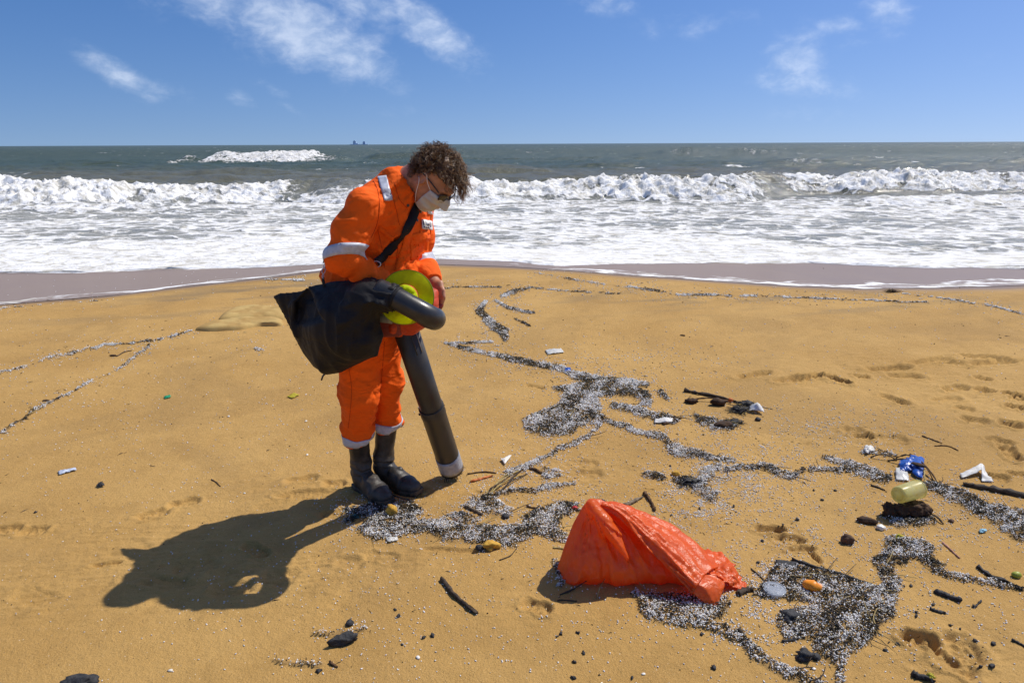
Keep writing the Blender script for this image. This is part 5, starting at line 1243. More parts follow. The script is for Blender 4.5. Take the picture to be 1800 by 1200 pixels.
sack = empty('sack', (gp(1110, 1036)[0], 2.28, 0)); tag(sack, 'bright orange woven plastic sack slumped on the sand, its open end draped to the right', 'sack')
SP = np.array([(.165, -.03), (.175, .02), (.198, .10), (.233, .20), (.268, .268), (.295, .296), (.33, .298), (.37, .280), (.44, .240), (.54, .175), (.64, .110), (.70, .055), (.72, -.03)])
def sd_sack(P):
    P = P.astype(np.float32); p2 = P[:, [0, 2]].astype(float); s = -sd_poly2(p2, SP); z = P[:, 2]
    ht = (.125 - .27 * np.clip(z, 0, .34)) * (1 - np.exp(-np.maximum(s, 0) / .042)) * 1.12 + .004
    yc = 2.305 + .10 * z
    d = np.where(s > 0, np.abs(P[:, 1] - yc) - ht, np.hypot(np.maximum(np.abs(P[:, 1] - yc) - .003, 0), -s)) * .6
    rdg = lambda n_: np.maximum(0, .4 - np.abs(n_)) / .4
    # the front flap that rolls over from the top, and the crease beside it
    d = smin(d, sd_chain(P, [at(1040, 888, 2.30), at(1058, 912, 2.245), at(1080, 944, 2.215), at(1104, 980, 2.185)], [.022, .030, .026, .006]), .030)
    d = -smin(-d, sd_chain(P, [at(1080, 905, 2.23), at(1105, 945, 2.185), at(1140, 985, 2.165), at(1190, 1015, 2.155)], [.012, .020, .018, .006]), .022)
    c = np.array([.30, 2.3, .30], np.float32); v = P - c; an = np.arctan2(v[:, 0], -v[:, 2]); rr = np.linalg.norm(v[:, [0, 2]], axis=1)
    d = d - (.010 * (rdg(pnoise(np.stack([an * 4.5, rr * 4, rr * 0], -1), 1.0, 91)) - .3) + .006 * pnoise(P, 14, 92) + .0025 * (rdg(pnoise(P * [40, 40, 12], 1, 93)) - .3)) * sstep(0, .03, s)
    return d
V, Q = surface_nets(sd_sack, (.10, 2.02, -.03), (.80, 2.52, .36), .0045, margin=2.8); V = relax(V, Q, 1, .3); mesh_np('filled_body', V, Q, M_SACK, sack)
def cloth_patch(name, rows, nu, nv, wr, seed, mat_, parent, thick=.0016, zig=False, lng=0.0):
    """sheet through a net of control points (px, py, Y) with creases"""
    C = np.array([[at(*q) for q in r] for r in rows]); R0 = np.stack([catmull(C[:, j], nu) for j in range(C.shape[1])], 1); tv = np.linspace(0, C.shape[1] - 1 - 1e-6, nv); iv = tv.astype(int); fv = (tv - iv)[None, :, None]; Gl = R0[:, iv] * (1 - fv) + R0[:, iv + 1] * fv; G = .9 * Gl + .1 * np.stack([catmull(R0[i], nv) for i in range(nu)], 0)
    T1 = norm(np.gradient(G, axis=0)); T2 = norm(np.gradient(G, axis=1)); N = norm(np.cross(T1, T2))
    P = G.reshape(-1, 3); n1 = pnoise(P * [1, 1, 1.6], 20, seed); n2 = pnoise(P, 58, seed + 1)
    uu, vv = np.meshgrid(np.linspace(0, 1, nu), np.linspace(0, 1, nv), indexing='ij'); n3 = pnoise(np.stack([uu * 2.2 + vv * 1.2, vv * 7.5], -1), 1.0, seed + 4).ravel()
    dsp = lng * ((np.maximum(0, .45 - np.abs(n3)) / .45) - .35) + wr * ((np.maximum(0, .4 - np.abs(n1)) / .4) - .35) + wr * .4 * ((np.maximum(0, .4 - np.abs(n2)) / .4) - .35)
    G = G + N * dsp.reshape(nu, nv)[..., None]
    if zig:                                  # pinked, saw-tooth hem
        G[-1, ::2] += T1[-1, ::2] * .004
    V = G.reshape(-1, 3); zf = zs(V[:, 0], V[:, 1], False); V[:, 2] = np.maximum(V[:, 2], zf + .003)
    o = mesh_np(name, V, grid_faces(nu, nv), mat_, parent); solidify(o, thick); return o
cloth_patch('draped_neck', [
 [(1050, 893, 2.285), (1056, 887, 2.29), (1068, 881, 2.32), (1082, 886, 2.39), (1092, 905, 2.44)],
 [(1080, 905, 2.265), (1086, 898, 2.27), (1098, 892, 2.31), (1112, 895, 2.39), (1125, 915, 2.46)],
 [(1103, 925, 2.250), (1111, 916, 2.255), (1121, 908, 2.30), (1138, 905, 2.39), (1155, 928, 2.48)],
 [(1131, 955, 2.215), (1140, 945, 2.22), (1151, 935, 2.27), (1172, 921, 2.38), (1185, 945, 2.48)],
 [(1163, 988, 2.180), (1171, 976, 2.185), (1183, 963, 2.24), (1207, 943, 2.35), (1225, 970, 2.46)],
 [(1189, 1015, 2.145), (1199, 1002, 2.15), (1213, 988, 2.20), (1236, 972, 2.30), (1262, 990, 2.41)],
 [(1216, 1041, 2.105), (1226, 1026, 2.11), (1237, 1010, 2.165), (1262, 994, 2.25), (1290, 1008, 2.34)]], 110, 61, .0035, 95, M_SACK, sack, zig=True, lng=.013)
cloth_patch('hem_flap', [[(1213, 1037, 2.112), (1226, 1025, 2.112), (1238, 1011, 2.165), (1258, 1008, 2.18)], [(1224, 1047, 2.100), (1240, 1036, 2.10), (1256, 1022, 2.14), (1270, 1020, 2.17)], [(1236, 1057, 2.092), (1250, 1052, 2.092), (1264, 1038, 2.12), (1273, 1026, 2.16)], [(1254, 1070, 2.085), (1259, 1068, 2.085), (1266, 1050, 2.11), (1272, 1034, 2.15)]], 30, 31, .002, 97, M_SACK, sack, zig=True)
cloth_patch('crumpled_mouth', [[(1228, 965, 2.36), (1236, 985, 2.27), (1246, 1005, 2.20), (1262, 1012, 2.17)], [(1252, 966, 2.36), (1256, 988, 2.27), (1266, 1006, 2.21), (1276, 1022, 2.17)], [(1268, 972, 2.36), (1276, 990, 2.28), (1284, 1010, 2.21), (1288, 1028, 2.175)], [(1284, 992, 2.34), (1294, 1004, 2.27), (1299, 1020, 2.21), (1300, 1036, 2.18)], [(1300, 1022, 2.25), (1308, 1028, 2.23), (1314, 1033, 2.21), (1306, 1040, 2.18)]], 40, 34, .012, 99, M_SACK, sack)
# ------------------------------------------------------------------ single pieces of drift and litter
def sz1(x, y): return float(zs(np.array([x]), np.array([y]))[0])
M_DARKWOOD = mat('dark_wet_wood', (.030, .022, .016), .7, .3, color2=(.085, .058, .036), vscale=60, bump=.7, bscale=150)
M_BROWNWOOD = mat('brown_driftwood', (.13, .075, .038), .8, .2, color2=(.065, .038, .022), vscale=50, bump=.7, bscale=150)
M_GREYWOOD = mat('grey_driftwood', (.24, .19, .13), .85, .2, color2=(.12, .09, .06), vscale=50, bump=.6, bscale=150)
M_STRAW = mat('straw', (.42, .33, .13), .8, .2, color2=(.26, .19, .08), vscale=40)
M_PINKST = mat('pinkish_reed', (.42, .22, .16), .7, .3, var=.2)
M_CHAR = mat('black_charcoal', (.012, .012, .013), .7, .4, color2=(.05, .05, .052), vscale=90, bump=.9, bscale=140)
M_STONE = mat('brown_stone', (.075, .042, .026), .75, .3, color2=(.14, .08, .05), vscale=60, bump=.8, bscale=120)
M_YSTONE = mat('ochre_foam_lump', (.60, .36, .06), .8, .2, color2=(.45, .24, .04), vscale=60, bump=.8, bscale=90)
M_SHELL = mat('white_shell', (.78, .76, .70), .4, .5, color2=(.62, .58, .48), vscale=60, bump=.2)
M_PAPER = mat('white_plastic_scrap', (.82, .82, .80), .55, .4, color2=(.66, .64, .58), vscale=40, trans=.15)
M_BLUEFOIL = mat('blue_crinkled_foil', (.02, .10, .42), .30, .6, color2=(.015, .06, .28), vscale=40, bump=.3, bscale=90)
M_GREENB = mat('green_scrap', (.01, .26, .12), .5, .4); M_TEAL = mat('teal_scrap', (.02, .13, .13), .5, .4); M_LTBLUE = mat('pale_blue_scrap', (.24, .48, .62), .5, .4)
M_LEAFY = mat('yellow_leaf', (.62, .60, .05), .6, .3, color2=(.45, .34, .04), vscale=60, trans=.3); M_LIMEF = mat('green_fruit', (.22, .30, .02), .45, .5, color2=(.34, .36, .04), vscale=50, bump=.2)
M_ORANGEP = mat('orange_plastic', (.85, .28, .01), .4, .5, var=.15); M_RED = mat('red_scrap', (.45, .02, .02), .5, .4); M_RUST = mat('orange_brown_strip', (.46, .13, .03), .6, .3, var=.3)
M_SILVER = mat('pale_blue_silver_strip', (.45, .50, .60), .4, .5, var=.2)
M_HUSK = mat('dark_brown_husk', (.030, .016, .009), .8, .3, color2=(.085, .045, .022), vscale=50, bump=1.0, bscale=110)
M_CLEAR = mat('clear_plastic_film', (.80, .80, .76), .25, .6, trans=.35)
def stick(label, pts, r, mat_, name='driftwood_stick', cat='stick', group=None, lift=0.0, taper=.55, knob=.18, ns=8, seed=None, z=None):
    """pts: photo positions on the sand; lift raises the middle"""
    rng = np.random.default_rng(sum(map(ord, label)) if seed is None else seed); r = r * .82
    P = np.array([gp(a, b) for a, b in pts]); P = catmull(P, 14) if len(P) > 2 else catmull([P[0], (P[0] + P[1]) / 2 + np.array([rng.normal() * .006, rng.normal() * .006, 0]), P[1]], 14)
    P[:, 2] = zs(P[:, 0], P[:, 1]) + r * .75 + lift * np.sin(np.linspace(0, math.pi, 14))
    if z is not None: P[:, 2] += np.interp(np.linspace(0, 1, 14), np.linspace(0, 1, len(z)), z)
    rr = r * np.linspace(1, taper, 14) * (1 + knob * rng.normal(size=14)); V, F = tube_geo(P, np.maximum(rr, r * .25), ns)
    V = V + (r * .22) * rng.normal(size=V.shape)
    e = mesh_np(name, V, F, mat_); return tag(e, label, cat, group)
_ico = {}
def lump(label, px, py, size, mat_, name='stone', cat='stone', group=None, sq=(1, 1, .65), rough=.25, rot=0.0, seed=0, sub=3, up=0.0, smooth=None):
    """irregular lump: size in metres across"""
    if sub not in _ico:
        b = bmesh.new(); bmesh.ops.create_icosphere(b, subdivisions=sub, radius=1); _ico[sub] = (np.array([v.co[:] for v in b.verts]), np.array([[v.index for v in f.verts] for f in b.faces])); b.free()
    V, F = _ico[sub]; n = fbm(V, 1.3, 4, .62, seed + 3); V = V * (1 + rough * n)[:, None]; V = V * np.array(sq) * size / 2
    ca, sa = math.cos(rot), math.sin(rot); V = np.stack([V[:, 0] * ca - V[:, 1] * sa, V[:, 0] * sa + V[:, 1] * ca, V[:, 2]], -1)
    p = gp(px, py); p = p - np.array([0, 0, 0]); V = V + np.array([p[0], p[1], sz1(p[0], p[1]) + size * sq[2] * .36 + up])
    return tag(mesh_np(name, V, F.astype(np.int32), mat_, smooth=(name in ('fruit', 'pebble', 'berry'))), label, cat, group)
def scrap(label, corners, mat_, name='plastic_scrap', cat='litter', h=.012, n=14, crum=.006, seed=0, group=None, parent=None, zz=None):
    """thin crumpled sheet; corners TL, TR, BR, BL on the sand; h arches it"""
    C = [gp(a, b) for a, b in corners]; u, v = np.meshgrid(np.linspace(0, 1, n), np.linspace(0, 1, n)); P = []
    for a, b in zip(u.ravel(), v.ravel()): P.append((C[0] * (1 - a) + C[1] * a) * (1 - b) + (C[3] * (1 - a) + C[2] * a) * b)
    P = np.array(P); k = pnoise(P, 30, seed); edge = (np.sin(math.pi * u) * np.sin(math.pi * v)).ravel()
    L = np.linalg.norm(C[0] - C[2]); fr = 2.2 / L
    P[:, 2] = zs(P[:, 0], P[:, 1]) + .002 + h * (.35 + .65 * edge) * (1 + .5 * pnoise(P, fr, seed + 1)) + crum * np.abs(pnoise(P, fr * 3, seed + 2)) * 1.5
    if zz is not None: P[:, 2] += (np.array(zz)[0] * (1 - u) * (1 - v) + zz[1] * u * (1 - v) + zz[2] * u * v + zz[3] * (1 - u) * v).ravel()
    P[:, :2] += (crum * .8) * np.stack([pnoise(P, fr * 2.5, seed + 5), pnoise(P, fr * 2.5, seed + 6)], -1)
    o = mesh_np(name, P, grid_faces(n, n), mat_, parent); solidify(o, .0012); return tag(o, label, cat, group) if label else o

def tuft(label, px, py, size, mat_, name='fibre_tuft', cat='husk', n=110, flat=.45, rot=0.0, seed=0, core=.6, pale=.25):
    """tangle of fibres round a dark core"""
    rng = np.random.default_rng(seed); p = gp(px, py); p[2] = sz1(p[0], p[1]); e = empty(name, p); tag(e, label, cat)
    c = lump(None, px, py, size * core, mat_, 'core', None, sq=(1, .55, flat), rough=.6, rot=rot, seed=seed); c.parent = e; c.matrix_parent_inverse = e.matrix_world.inverted()
    gs = [[], []]
    for k in range(n):
        a = rng.uniform(0, 6.28); r = size * .5 * math.sqrt(rng.random()); q = p + np.array([math.cos(a) * r, math.sin(a) * r * .55, 0]); q[2] = p[2] + size * flat * .5 * max(0, 1 - (r / size * 2) ** 2) * rng.uniform(.3, 1.1)
        an = rng.uniform(0, 6.28); L = size * rng.uniform(.15, .45); m_ = q + np.array([math.cos(an) * L * .5, math.sin(an) * L * .5, rng.uniform(0, .2) * L]); t = q + np.array([math.cos(an + rng.normal() * .5) * L, math.sin(an) * L, rng.uniform(-.2, .25) * L]); t[2] = max(t[2], p[2] + .002); m_[2] = max(m_[2], p[2] + .002)
        gs[int(rng.random() < pale)].append(tube_geo(catmull([q, m_, t], 5), rng.uniform(.0012, .0028) * np.linspace(1, .5, 5), 4, cap=False))
    for g_, mm in zip(gs, (mat_, M_STRAW)):
        if g_:
            o = mesh_np('fibres', *join_geo(g_), mm, e); o['kind'] = 'stuff'
    return e
# sticks and branches
stick('short dark stick lying on bare sand between the boot shadow and the orange sack', [(776, 1020), (800, 1050), (838, 1080)], .011, M_DARKWOOD)
stick('knobbly dark branch with a thick end, left part of the drift heap behind the sack', [(1203, 688), (1230, 694), (1270, 702), (1300, 709)], .016, M_DARKWOOD, 'branch', 'branch', taper=.3)
stick('long dark branch at the right edge of the picture', [(1692, 853), (1740, 862), (1810, 876)], .014, M_DARKWOOD, 'branch', 'branch', taper=1.4)
stick('long black stick lying along the upper edge of the big right-hand pellet patch', [(1392, 984), (1440, 1000), (1500, 1020), (1546, 1036)], .008, M_CHAR, taper=.8)
stick('short black stick on bare sand near the right edge, below the pellet trail', [(1643, 1043), (1664, 1051), (1689, 1060)], .0105, M_CHAR, taper=.9)
stick('tiny black stick just right of the short black one', [(1709, 1068), (1724, 1058)], .007, M_CHAR)
stick('thin pinkish reed standing out on the sand right of the pellet bend', [(1657, 954), (1686, 982)], .005, M_PINKST, 'reed', 'reed')
stick('black charred stick lying across the thin right-hand pellet tail', [(1719, 999), (1740, 1014), (1770, 1025), (1796, 1040)], .011, M_CHAR, taper=.35)
stick('brown twig with a pale tip pointing out of the pellets behind the orange sack', [(1134, 868), (1142, 880), (1152, 898)], .011, M_BROWNWOOD)
stick('pale driftwood piece just behind the top of the orange sack', [(1098, 890), (1114, 882), (1130, 874)], .011, M_GREYWOOD)
stick('dark stub poking out from under the end of the orange sack', [(1296, 1047), (1322, 1039)], .012, M_DARKWOOD, taper=.9)
stick('thin dark twig leaning on the front foot of the orange sack', [(984, 1046), (1010, 1038), (1040, 1028), (1062, 1022)], .0035, M_DARKWOOD, 'twig', 'twig', z=[0, .005, .03, .06])
stick('bent pale straw resting against the front of the orange sack', [(1066, 1016), (1085, 1013), (1100, 1014), (1118, 1030), (1132, 1036)], .0028, M_STRAW, 'straw', 'straw', z=[.055, .065, .06, .03, .0])
stick('pale green straw sticking out below the orange sack', [(1049, 1053), (1063, 1030)], .003, M_STRAW, 'straw', 'straw', z=[0, .03])
stick('dark twig lying on sand in front of the left corner of the orange sack', [(980, 1056), (1014, 1057)], .0035, M_DARKWOOD, 'twig', 'twig')
stick('reddish-brown stick beside a white shell, behind the tube mouth', [(930, 824), (950, 832), (966, 840)], .010, M_BROWNWOOD, taper=.4)
stick('orange-brown strip lying right of the tube mouth', [(827, 849), (845, 844), (866, 838)], .009, M_RUST, 'strip', 'litter', taper=.5)
for k, (a, b) in enumerate([((845, 876), (926, 822)), ((850, 880), (915, 836)), ((858, 872), (905, 826)), ((866, 878), (928, 834)), ((880, 868), (932, 816)), ((840, 886), (890, 846))]):
    stick(['longest straw of the stalk bundle right of the tube mouth', 'low straw at the near side of the stalk bundle', 'short straw at the far side of the stalk bundle', 'dark stalk in the middle of the stalk bundle', 'upper right dark stalk of the bundle behind the tube mouth', 'lower left end stalk of the bundle by the pellets'][k], [a, ((a[0] + b[0]) / 2, (a[1] + b[1]) / 2 - 3), b], .0045, M_STRAW if k < 3 else M_DARKWOOD, 'stalk', 'stalk', 'stalk bundle', lift=.012)
stick('brown stick bedded in the pellets between boot and orange sack', [(738, 928), (756, 931), (776, 934)], .011, M_GREYWOOD)
stick('grey wood sliver in the pellet patch above the brown bedded stick', [(818, 893), (832, 900), (848, 908)], .011, M_GREYWOOD)
stick('black root loop beside the toe of the front boot', [(684, 870), (694, 878), (706, 882), (728, 884)], .0045, M_CHAR, 'root', 'root', lift=.015)
stick('dark twig crossing the pellets just left of the orange sack', [(922, 919), (936, 904), (948, 892)], .006, M_DARKWOOD, 'twig', 'twig')
stick('short red-brown twig above the pellets left of the orange sack', [(926, 892), (944, 897)], .006, M_BROWNWOOD, 'twig', 'twig')
stick('bent black twig on sand below the pellets left of the orange sack', [(878, 986), (898, 978), (910, 962)], .0035, M_DARKWOOD, 'twig', 'twig')
stick('pale straw on bare sand just left of the orange sack', [(972, 965), (996, 968)], .005, M_STRAW, 'straw', 'straw')
stick('brown twig under the white paper near the middle of the drift', [(1165, 748), (1180, 745), (1198, 736)], .010, M_BROWNWOOD, 'twig', 'twig')
stick('thin twig reaching right from the drift heap', [(1318, 712), (1340, 716), (1358, 720)], .004, M_GREYWOOD, 'twig', 'twig')
stick('thin brown stick in the drift heap below the branch', [(1213, 704), (1250, 706), (1285, 710)], .006, M_BROWNWOOD, lift=.02)
stick('curved dark twig on bare sand right of the footprints path', [(1620, 769), (1640, 776), (1656, 782)], .005, M_BROWNWOOD, 'twig', 'twig')
stick('forked thin twig above the blue foil on bare sand', [(1643, 786), (1665, 786), (1684, 794)], .0045, M_BROWNWOOD, 'twig', 'twig')
stick('short dark twig left of the yellow cup', [(1531, 854), (1555, 863)], .006, M_DARKWOOD, 'twig', 'twig')
for k, (a, b) in enumerate([((1575, 806), (1610, 812)), ((1600, 800), (1650, 853)), ((1612, 812), (1640, 846)), ((1560, 812), (1628, 822)), ((1624, 826), (1626, 858)), ((1530, 806), (1576, 811))]):
    stick(['dark twig above the blue foil', 'long brown twig running down right past the blue foil', 'second brown twig on the right side of the blue foil', 'twig lying over the blue foil', 'upright pale twig between blue foil and yellow cup', 'dark weed stem left of the blue foil'][k], [a, b], .005, M_BROWNWOOD if k in (1, 2) else (M_STRAW if k == 4 else M_DARKWOOD), 'twig', 'twig', 'twigs around the blue foil', lift=.025)
stick('twig pointing right from under the dark log', [(1628, 902), (1644, 912), (1658, 921)], .006, M_DARKWOOD, 'twig', 'twig', lift=.01)
stick('pale root draped over the front of the dark log', [(1576, 898), (1596, 906), (1626, 904)], .0035, M_STRAW, 'root', 'root', z=[.05, .045, .04])
stick('dark twig in the pellets above the clear lid', [(1357, 1001), (1375, 1013), (1394, 1025)], .006, M_CHAR, 'twig', 'twig')
stick('thin twig beside the flat black slab, left of the clear lid', [(1320, 1000), (1332, 1010), (1346, 1024)], .004, M_DARKWOOD, 'twig', 'twig')
stick('brown twig in the lower half of the big pellet patch', [(1437, 1075), (1458, 1086), (1480, 1100)], .005, M_BROWNWOOD, 'twig', 'twig')
stick('pale straw standing out in the big pellet patch right of the orange float', [(1492, 1052), (1508, 1028)], .003, M_STRAW, 'straw', 'straw')
stick('straw at the bottom right of the big pellet patch', [(1494, 1100), (1508, 1132)], .003, M_STRAW, 'straw', 'straw')
stick('black stick at the lower left of the big pellet patch', [(1375, 1130), (1398, 1126), (1416, 1120)], .006, M_CHAR)
stick('small black twig where the bottom pellet trail begins', [(1298, 1110), (1312, 1128)], .009, M_DARKWOOD, 'twig', 'twig')
stick('dark weathered stick with a yellow bit at the bottom right', [(1604, 1187), (1625, 1194), (1642, 1202)], .012, M_CHAR)
stick('dark broken twig at the right edge near the bottom', [(1778, 1128), (1790, 1134), (1802, 1142)], .006, M_CHAR, 'twig', 'twig')
stick('flat black stick pair on sand right of the pellet patch', [(1634, 1073), (1648, 1078), (1662, 1081)], .007, M_CHAR)
stick('small brown twig near the bottom left of the sand', [(580, 1165), (594, 1174)], .006, M_BROWNWOOD, 'twig', 'twig')
stick('tiny bent twig on the sand left of the boots', [(372, 844), (388, 856)], .004, M_BROWNWOOD, 'twig', 'twig')
stick('thin twig on the far left sand beside a dark leaf', [(205, 627), (218, 620), (232, 617)], .006, M_DARKWOOD, 'twig', 'twig')
stick('thin dark twig below the shadow of the tube', [(822, 834), (850, 831), (872, 833)], .0055, M_BROWNWOOD, 'twig', 'twig')
stick('small dark twig on far sand by the top of the upper drift', [(918, 567), (933, 574)], .010, M_DARKWOOD, 'twig', 'twig')

# lumps
lump('ochre yellow lump in the pellets in front of the boots', 689, 906, .062, M_YSTONE, 'foam_lump', 'lump', sq=(.8, .7, 1.0), seed=4)
lump('yellow-brown broken lump at the lower edge of the pellets left of the sack', 862, 966, .062, M_YSTONE, 'foam_lump', 'lump', sq=(1, .7, .6), seed=9, rough=.5)
lump('small yellow stone beside a dark clump behind the orange sack', 1188, 836, .040, M_YSTONE, 'stone', 'stone', sq=(1, .8, .7), seed=2)
lump('angular brown stone on bare sand below the dark log', 1489, 954, .050, M_STONE, seed=11, rough=.4, sq=(1, .8, .85))
lump('pale cream pebble in front of the dark log', 1548, 929, .036, M_SHELL, 'pebble', 'pebble', sq=(1, .8, .7), seed=3)
lump('small brown pebble right of the dark log', 1672, 917, .022, M_STONE, 'pebble', 'pebble', seed=6)
lump('green fruit on the sand at the right edge', 1786, 1014, .036, M_LIMEF, 'fruit', 'fruit', sq=(1, .75, .75), rough=.06, seed=2)
lump('brown scaly cone left of the dark log', 1524, 918, .085, M_HUSK, 'seed_cone', 'seed cone', sq=(1, .45, .35), rot=-.35, seed=5)
lump('black charcoal piece with a pointed end near the bottom left centre', 606, 1130, .085, M_CHAR, 'charcoal', 'charcoal', sq=(1, .5, .45), rot=.35, seed=7, rough=.5)
lump('round black charcoal pebble above the pointed charcoal piece', 615, 1098, .028, M_CHAR, 'charcoal', 'charcoal', seed=8)
lump('black rock at the bottom edge left of centre', 143, 1203, .10, M_CHAR, 'charcoal', 'charcoal', sq=(1, .5, .28), seed=12, rough=.5)
lump('black weedy lump in the pellets at the bottom of the big patch', 1414, 1156, .055, M_CHAR, 'charcoal', 'charcoal', sq=(1, .7, .55), seed=13, rough=.6)
lump('small black lump right beside the black weedy lump', 1434, 1157, .028, M_CHAR, 'charcoal', 'charcoal', seed=14)
lump('black charcoal lump upper left in the big pellet patch', 1388, 1088, .06, M_CHAR, 'charcoal', 'charcoal', sq=(1, .8, .5), seed=15, rough=.6)
lump('dark mussel-shaped lump in the small drift below the branch heap', 1272, 752, .11, M_HUSK, 'husk', 'husk', sq=(1, .5, .4), rot=.1, seed=16)
tuft('dark fibrous tuft at the right end of the small drift below the heap', 1290, 745, 0.115, M_CHAR, 'fibre_tuft', 'husk', seed=17)
lump('brown husk in the middle of the drift heap behind the sack', 1262, 712, .10, M_HUSK, 'husk', 'husk', sq=(1, .55, .5), seed=18, rough=.4)
tuft('grey-black tuft at the right of the drift heap', 1312, 714, 0.138, M_CHAR, 'fibre_tuft', 'husk', seed=19)
tuft('black clump under the white paper of the drift heap', 1300, 724, 0.149, M_CHAR, 'fibre_tuft', 'husk', seed=20)
lump('small brown husk left of the drift heap', 1216, 708, .07, M_HUSK, 'husk', 'husk', sq=(1, .6, .5), seed=21, rough=.5)
lump('red lump among the husks of the drift heap', 1284, 706, .04, M_RUST, 'red_lump', 'lump', sq=(1, .7, .7), seed=22)
lump('small grey stone below the drift heap', 1332, 739, .034, M_CHAR, 'stone', 'stone', seed=23)
lump('dark curled leaf alone on far sand right of centre', 1200, 590, .045, M_HUSK, 'dead_leaf', 'leaf', sq=(1, .45, .3), rot=-.4, seed=24)
lump('dark leaf on the far left sand beside a thin twig', 199, 626, .06, M_HUSK, 'dead_leaf', 'leaf', sq=(1, .4, .25), seed=25)
lump('dark leaf on the left sand by the lower thin pellet line', 81, 705, .045, M_HUSK, 'dead_leaf', 'leaf', sq=(1, .45, .25), seed=26)
tuft('dark weed clump in the wet sand at right, near the swash', 1568, 511, 0.138, M_HUSK, 'weed_clump', 'weed', seed=27)
lump('dark red berry in the pellets left of the sack top', 1010, 896, .028, M_RED, 'berry', 'fruit', seed=28)
tuft('black fibrous clump right of the berry, beside the sack top', 1002, 890, 0.069, M_CHAR, 'fibre_tuft', 'husk', seed=29)
tuft('dark clump in the pellets beside the yellow stone behind the sack', 1214, 850, 0.115, M_CHAR, 'fibre_tuft', 'husk', seed=30)
lump('dark round stone in the pellets below the wood sliver', 800, 919, .026, M_STONE, 'stone', 'stone', seed=31)
lump('blue-black stone left of the wood sliver in the pellets', 812, 907, .032, M_CHAR, 'stone', 'stone', seed=32)
lump('dark stone at the right end of the upper pellet curl', 889, 911, .032, M_CHAR, 'stone', 'stone', seed=33)
lump('black stone at the left foot of the yellow-brown broken lump', 843, 967, .034, M_CHAR, 'stone', 'stone', seed=34)
# the husk chunk under the cup
lg = empty('coconut_husk', (gp(1590, 905)[0], gp(1590, 905)[1], 0)); tag(lg, 'dark brown wet husk chunk on the sand under the yellow cup', 'husk')
def sd_log(P):
    P = P.astype(np.float32); a, b = gp(1564, 906), gp(1615, 903); a = a + ZH * .024; b = b + ZH * .028
    d = sd_cone(P, a, b, .031, .033); d = smin(d, sd_cone(P, (a + b) / 2, b + np.array([.0, -.015, 0]), .028, .034), .02)
    d = -smin(-d, sd_ell(P, (a + b) / 2 + ZH * .058 - np.array([.03, 0, .010]), np.eye(3), (.045, .03, .030)), .01)
    return d - .012 * fbm(P, 26, 4, .65, 61) - .004 * np.abs(pnoise(P * [30, 30, 90], 1, 62))
p_ = gp(1590, 900); V, Q = surface_nets(sd_log, p_ + [-.19, -.12, -.03], p_ + [.19, .14, .14], .004); mesh_np('fibrous_shell', V, Q, M_HUSK, lg)
# yellow translucent cup lying on the husk
M_CUP = bpy.data.materials.new('yellow_translucent_plastic'); M_CUP.use_nodes = True
h_ = NT(M_CUP.node_tree); b_ = M_CUP.node_tree.nodes['Principled BSDF']; P_ = h_.n('ShaderNodeTexCoord').outputs['Object']
c_ = h_.mix(h_.ss(h_.noise(P_, 14, 4, .6), .4, .7), (.76, .76, .46, 1), (.74, .64, .16, 1)); h_.set(b_, 'Base Color', c_); b_.inputs['Roughness'].default_value = .3
t_ = h_.n('ShaderNodeBsdfTranslucent', ins={'Color': c_}); tr = h_.n('ShaderNodeBsdfTransparent', ins={'Color': (.95, .93, .70, 1)}); m1 = h_.n('ShaderNodeMixShader', ins={0: .45}); m2 = h_.n('ShaderNodeMixShader', ins={0: .42})
L_ = M_CUP.node_tree.links; L_.new(b_.outputs[0], m1.inputs[1]); L_.new(t_.outputs[0], m1.inputs[2]); L_.new(m1.outputs[0], m2.inputs[1]); L_.new(tr.outputs[0], m2.inputs[2]); L_.new(m2.outputs[0], M_CUP.node_tree.nodes['Material Output'].inputs[0])
ca_, cb_ = at(1578, 870, 2.70), at(1613, 859, 2.76)
cup = empty('plastic_cup', (ca_ + cb_) / 2); tag(cup, 'yellowed translucent plastic cup lying on its side on the dark husk', 'cup')
ax_ = norm(cb_ - ca_); cl_ = np.linalg.norm(cb_ - ca_); fr = [0, .02, .06, .4, .46, .5, .56, .96, 1.0, 1.02]; rd = [.024, .034, .0365, .0375, .0383, .0378, .0386, .0396, .0410, .0406]
V, F = tube_geo([ca_ + ax_ * cl_ * t for t in fr], rd, 36, cap=False); o = mesh_np('cup_wall', V, F, M_CUP, cup); solidify(o, .0015)
V, F = tube_geo([ca_ + ax_ * cl_ * t for t in (.004, .02)], [.024, .025], 36); mesh_np('cup_base', V, F, M_CUP, cup)
V, F = tube_geo([cb_ + ax_ * t for t in (-.001, .0025)], [.0414, .0414], 36, cap=False); solidify(mesh_np('rim', V, F, M_CUP, cup), .003)

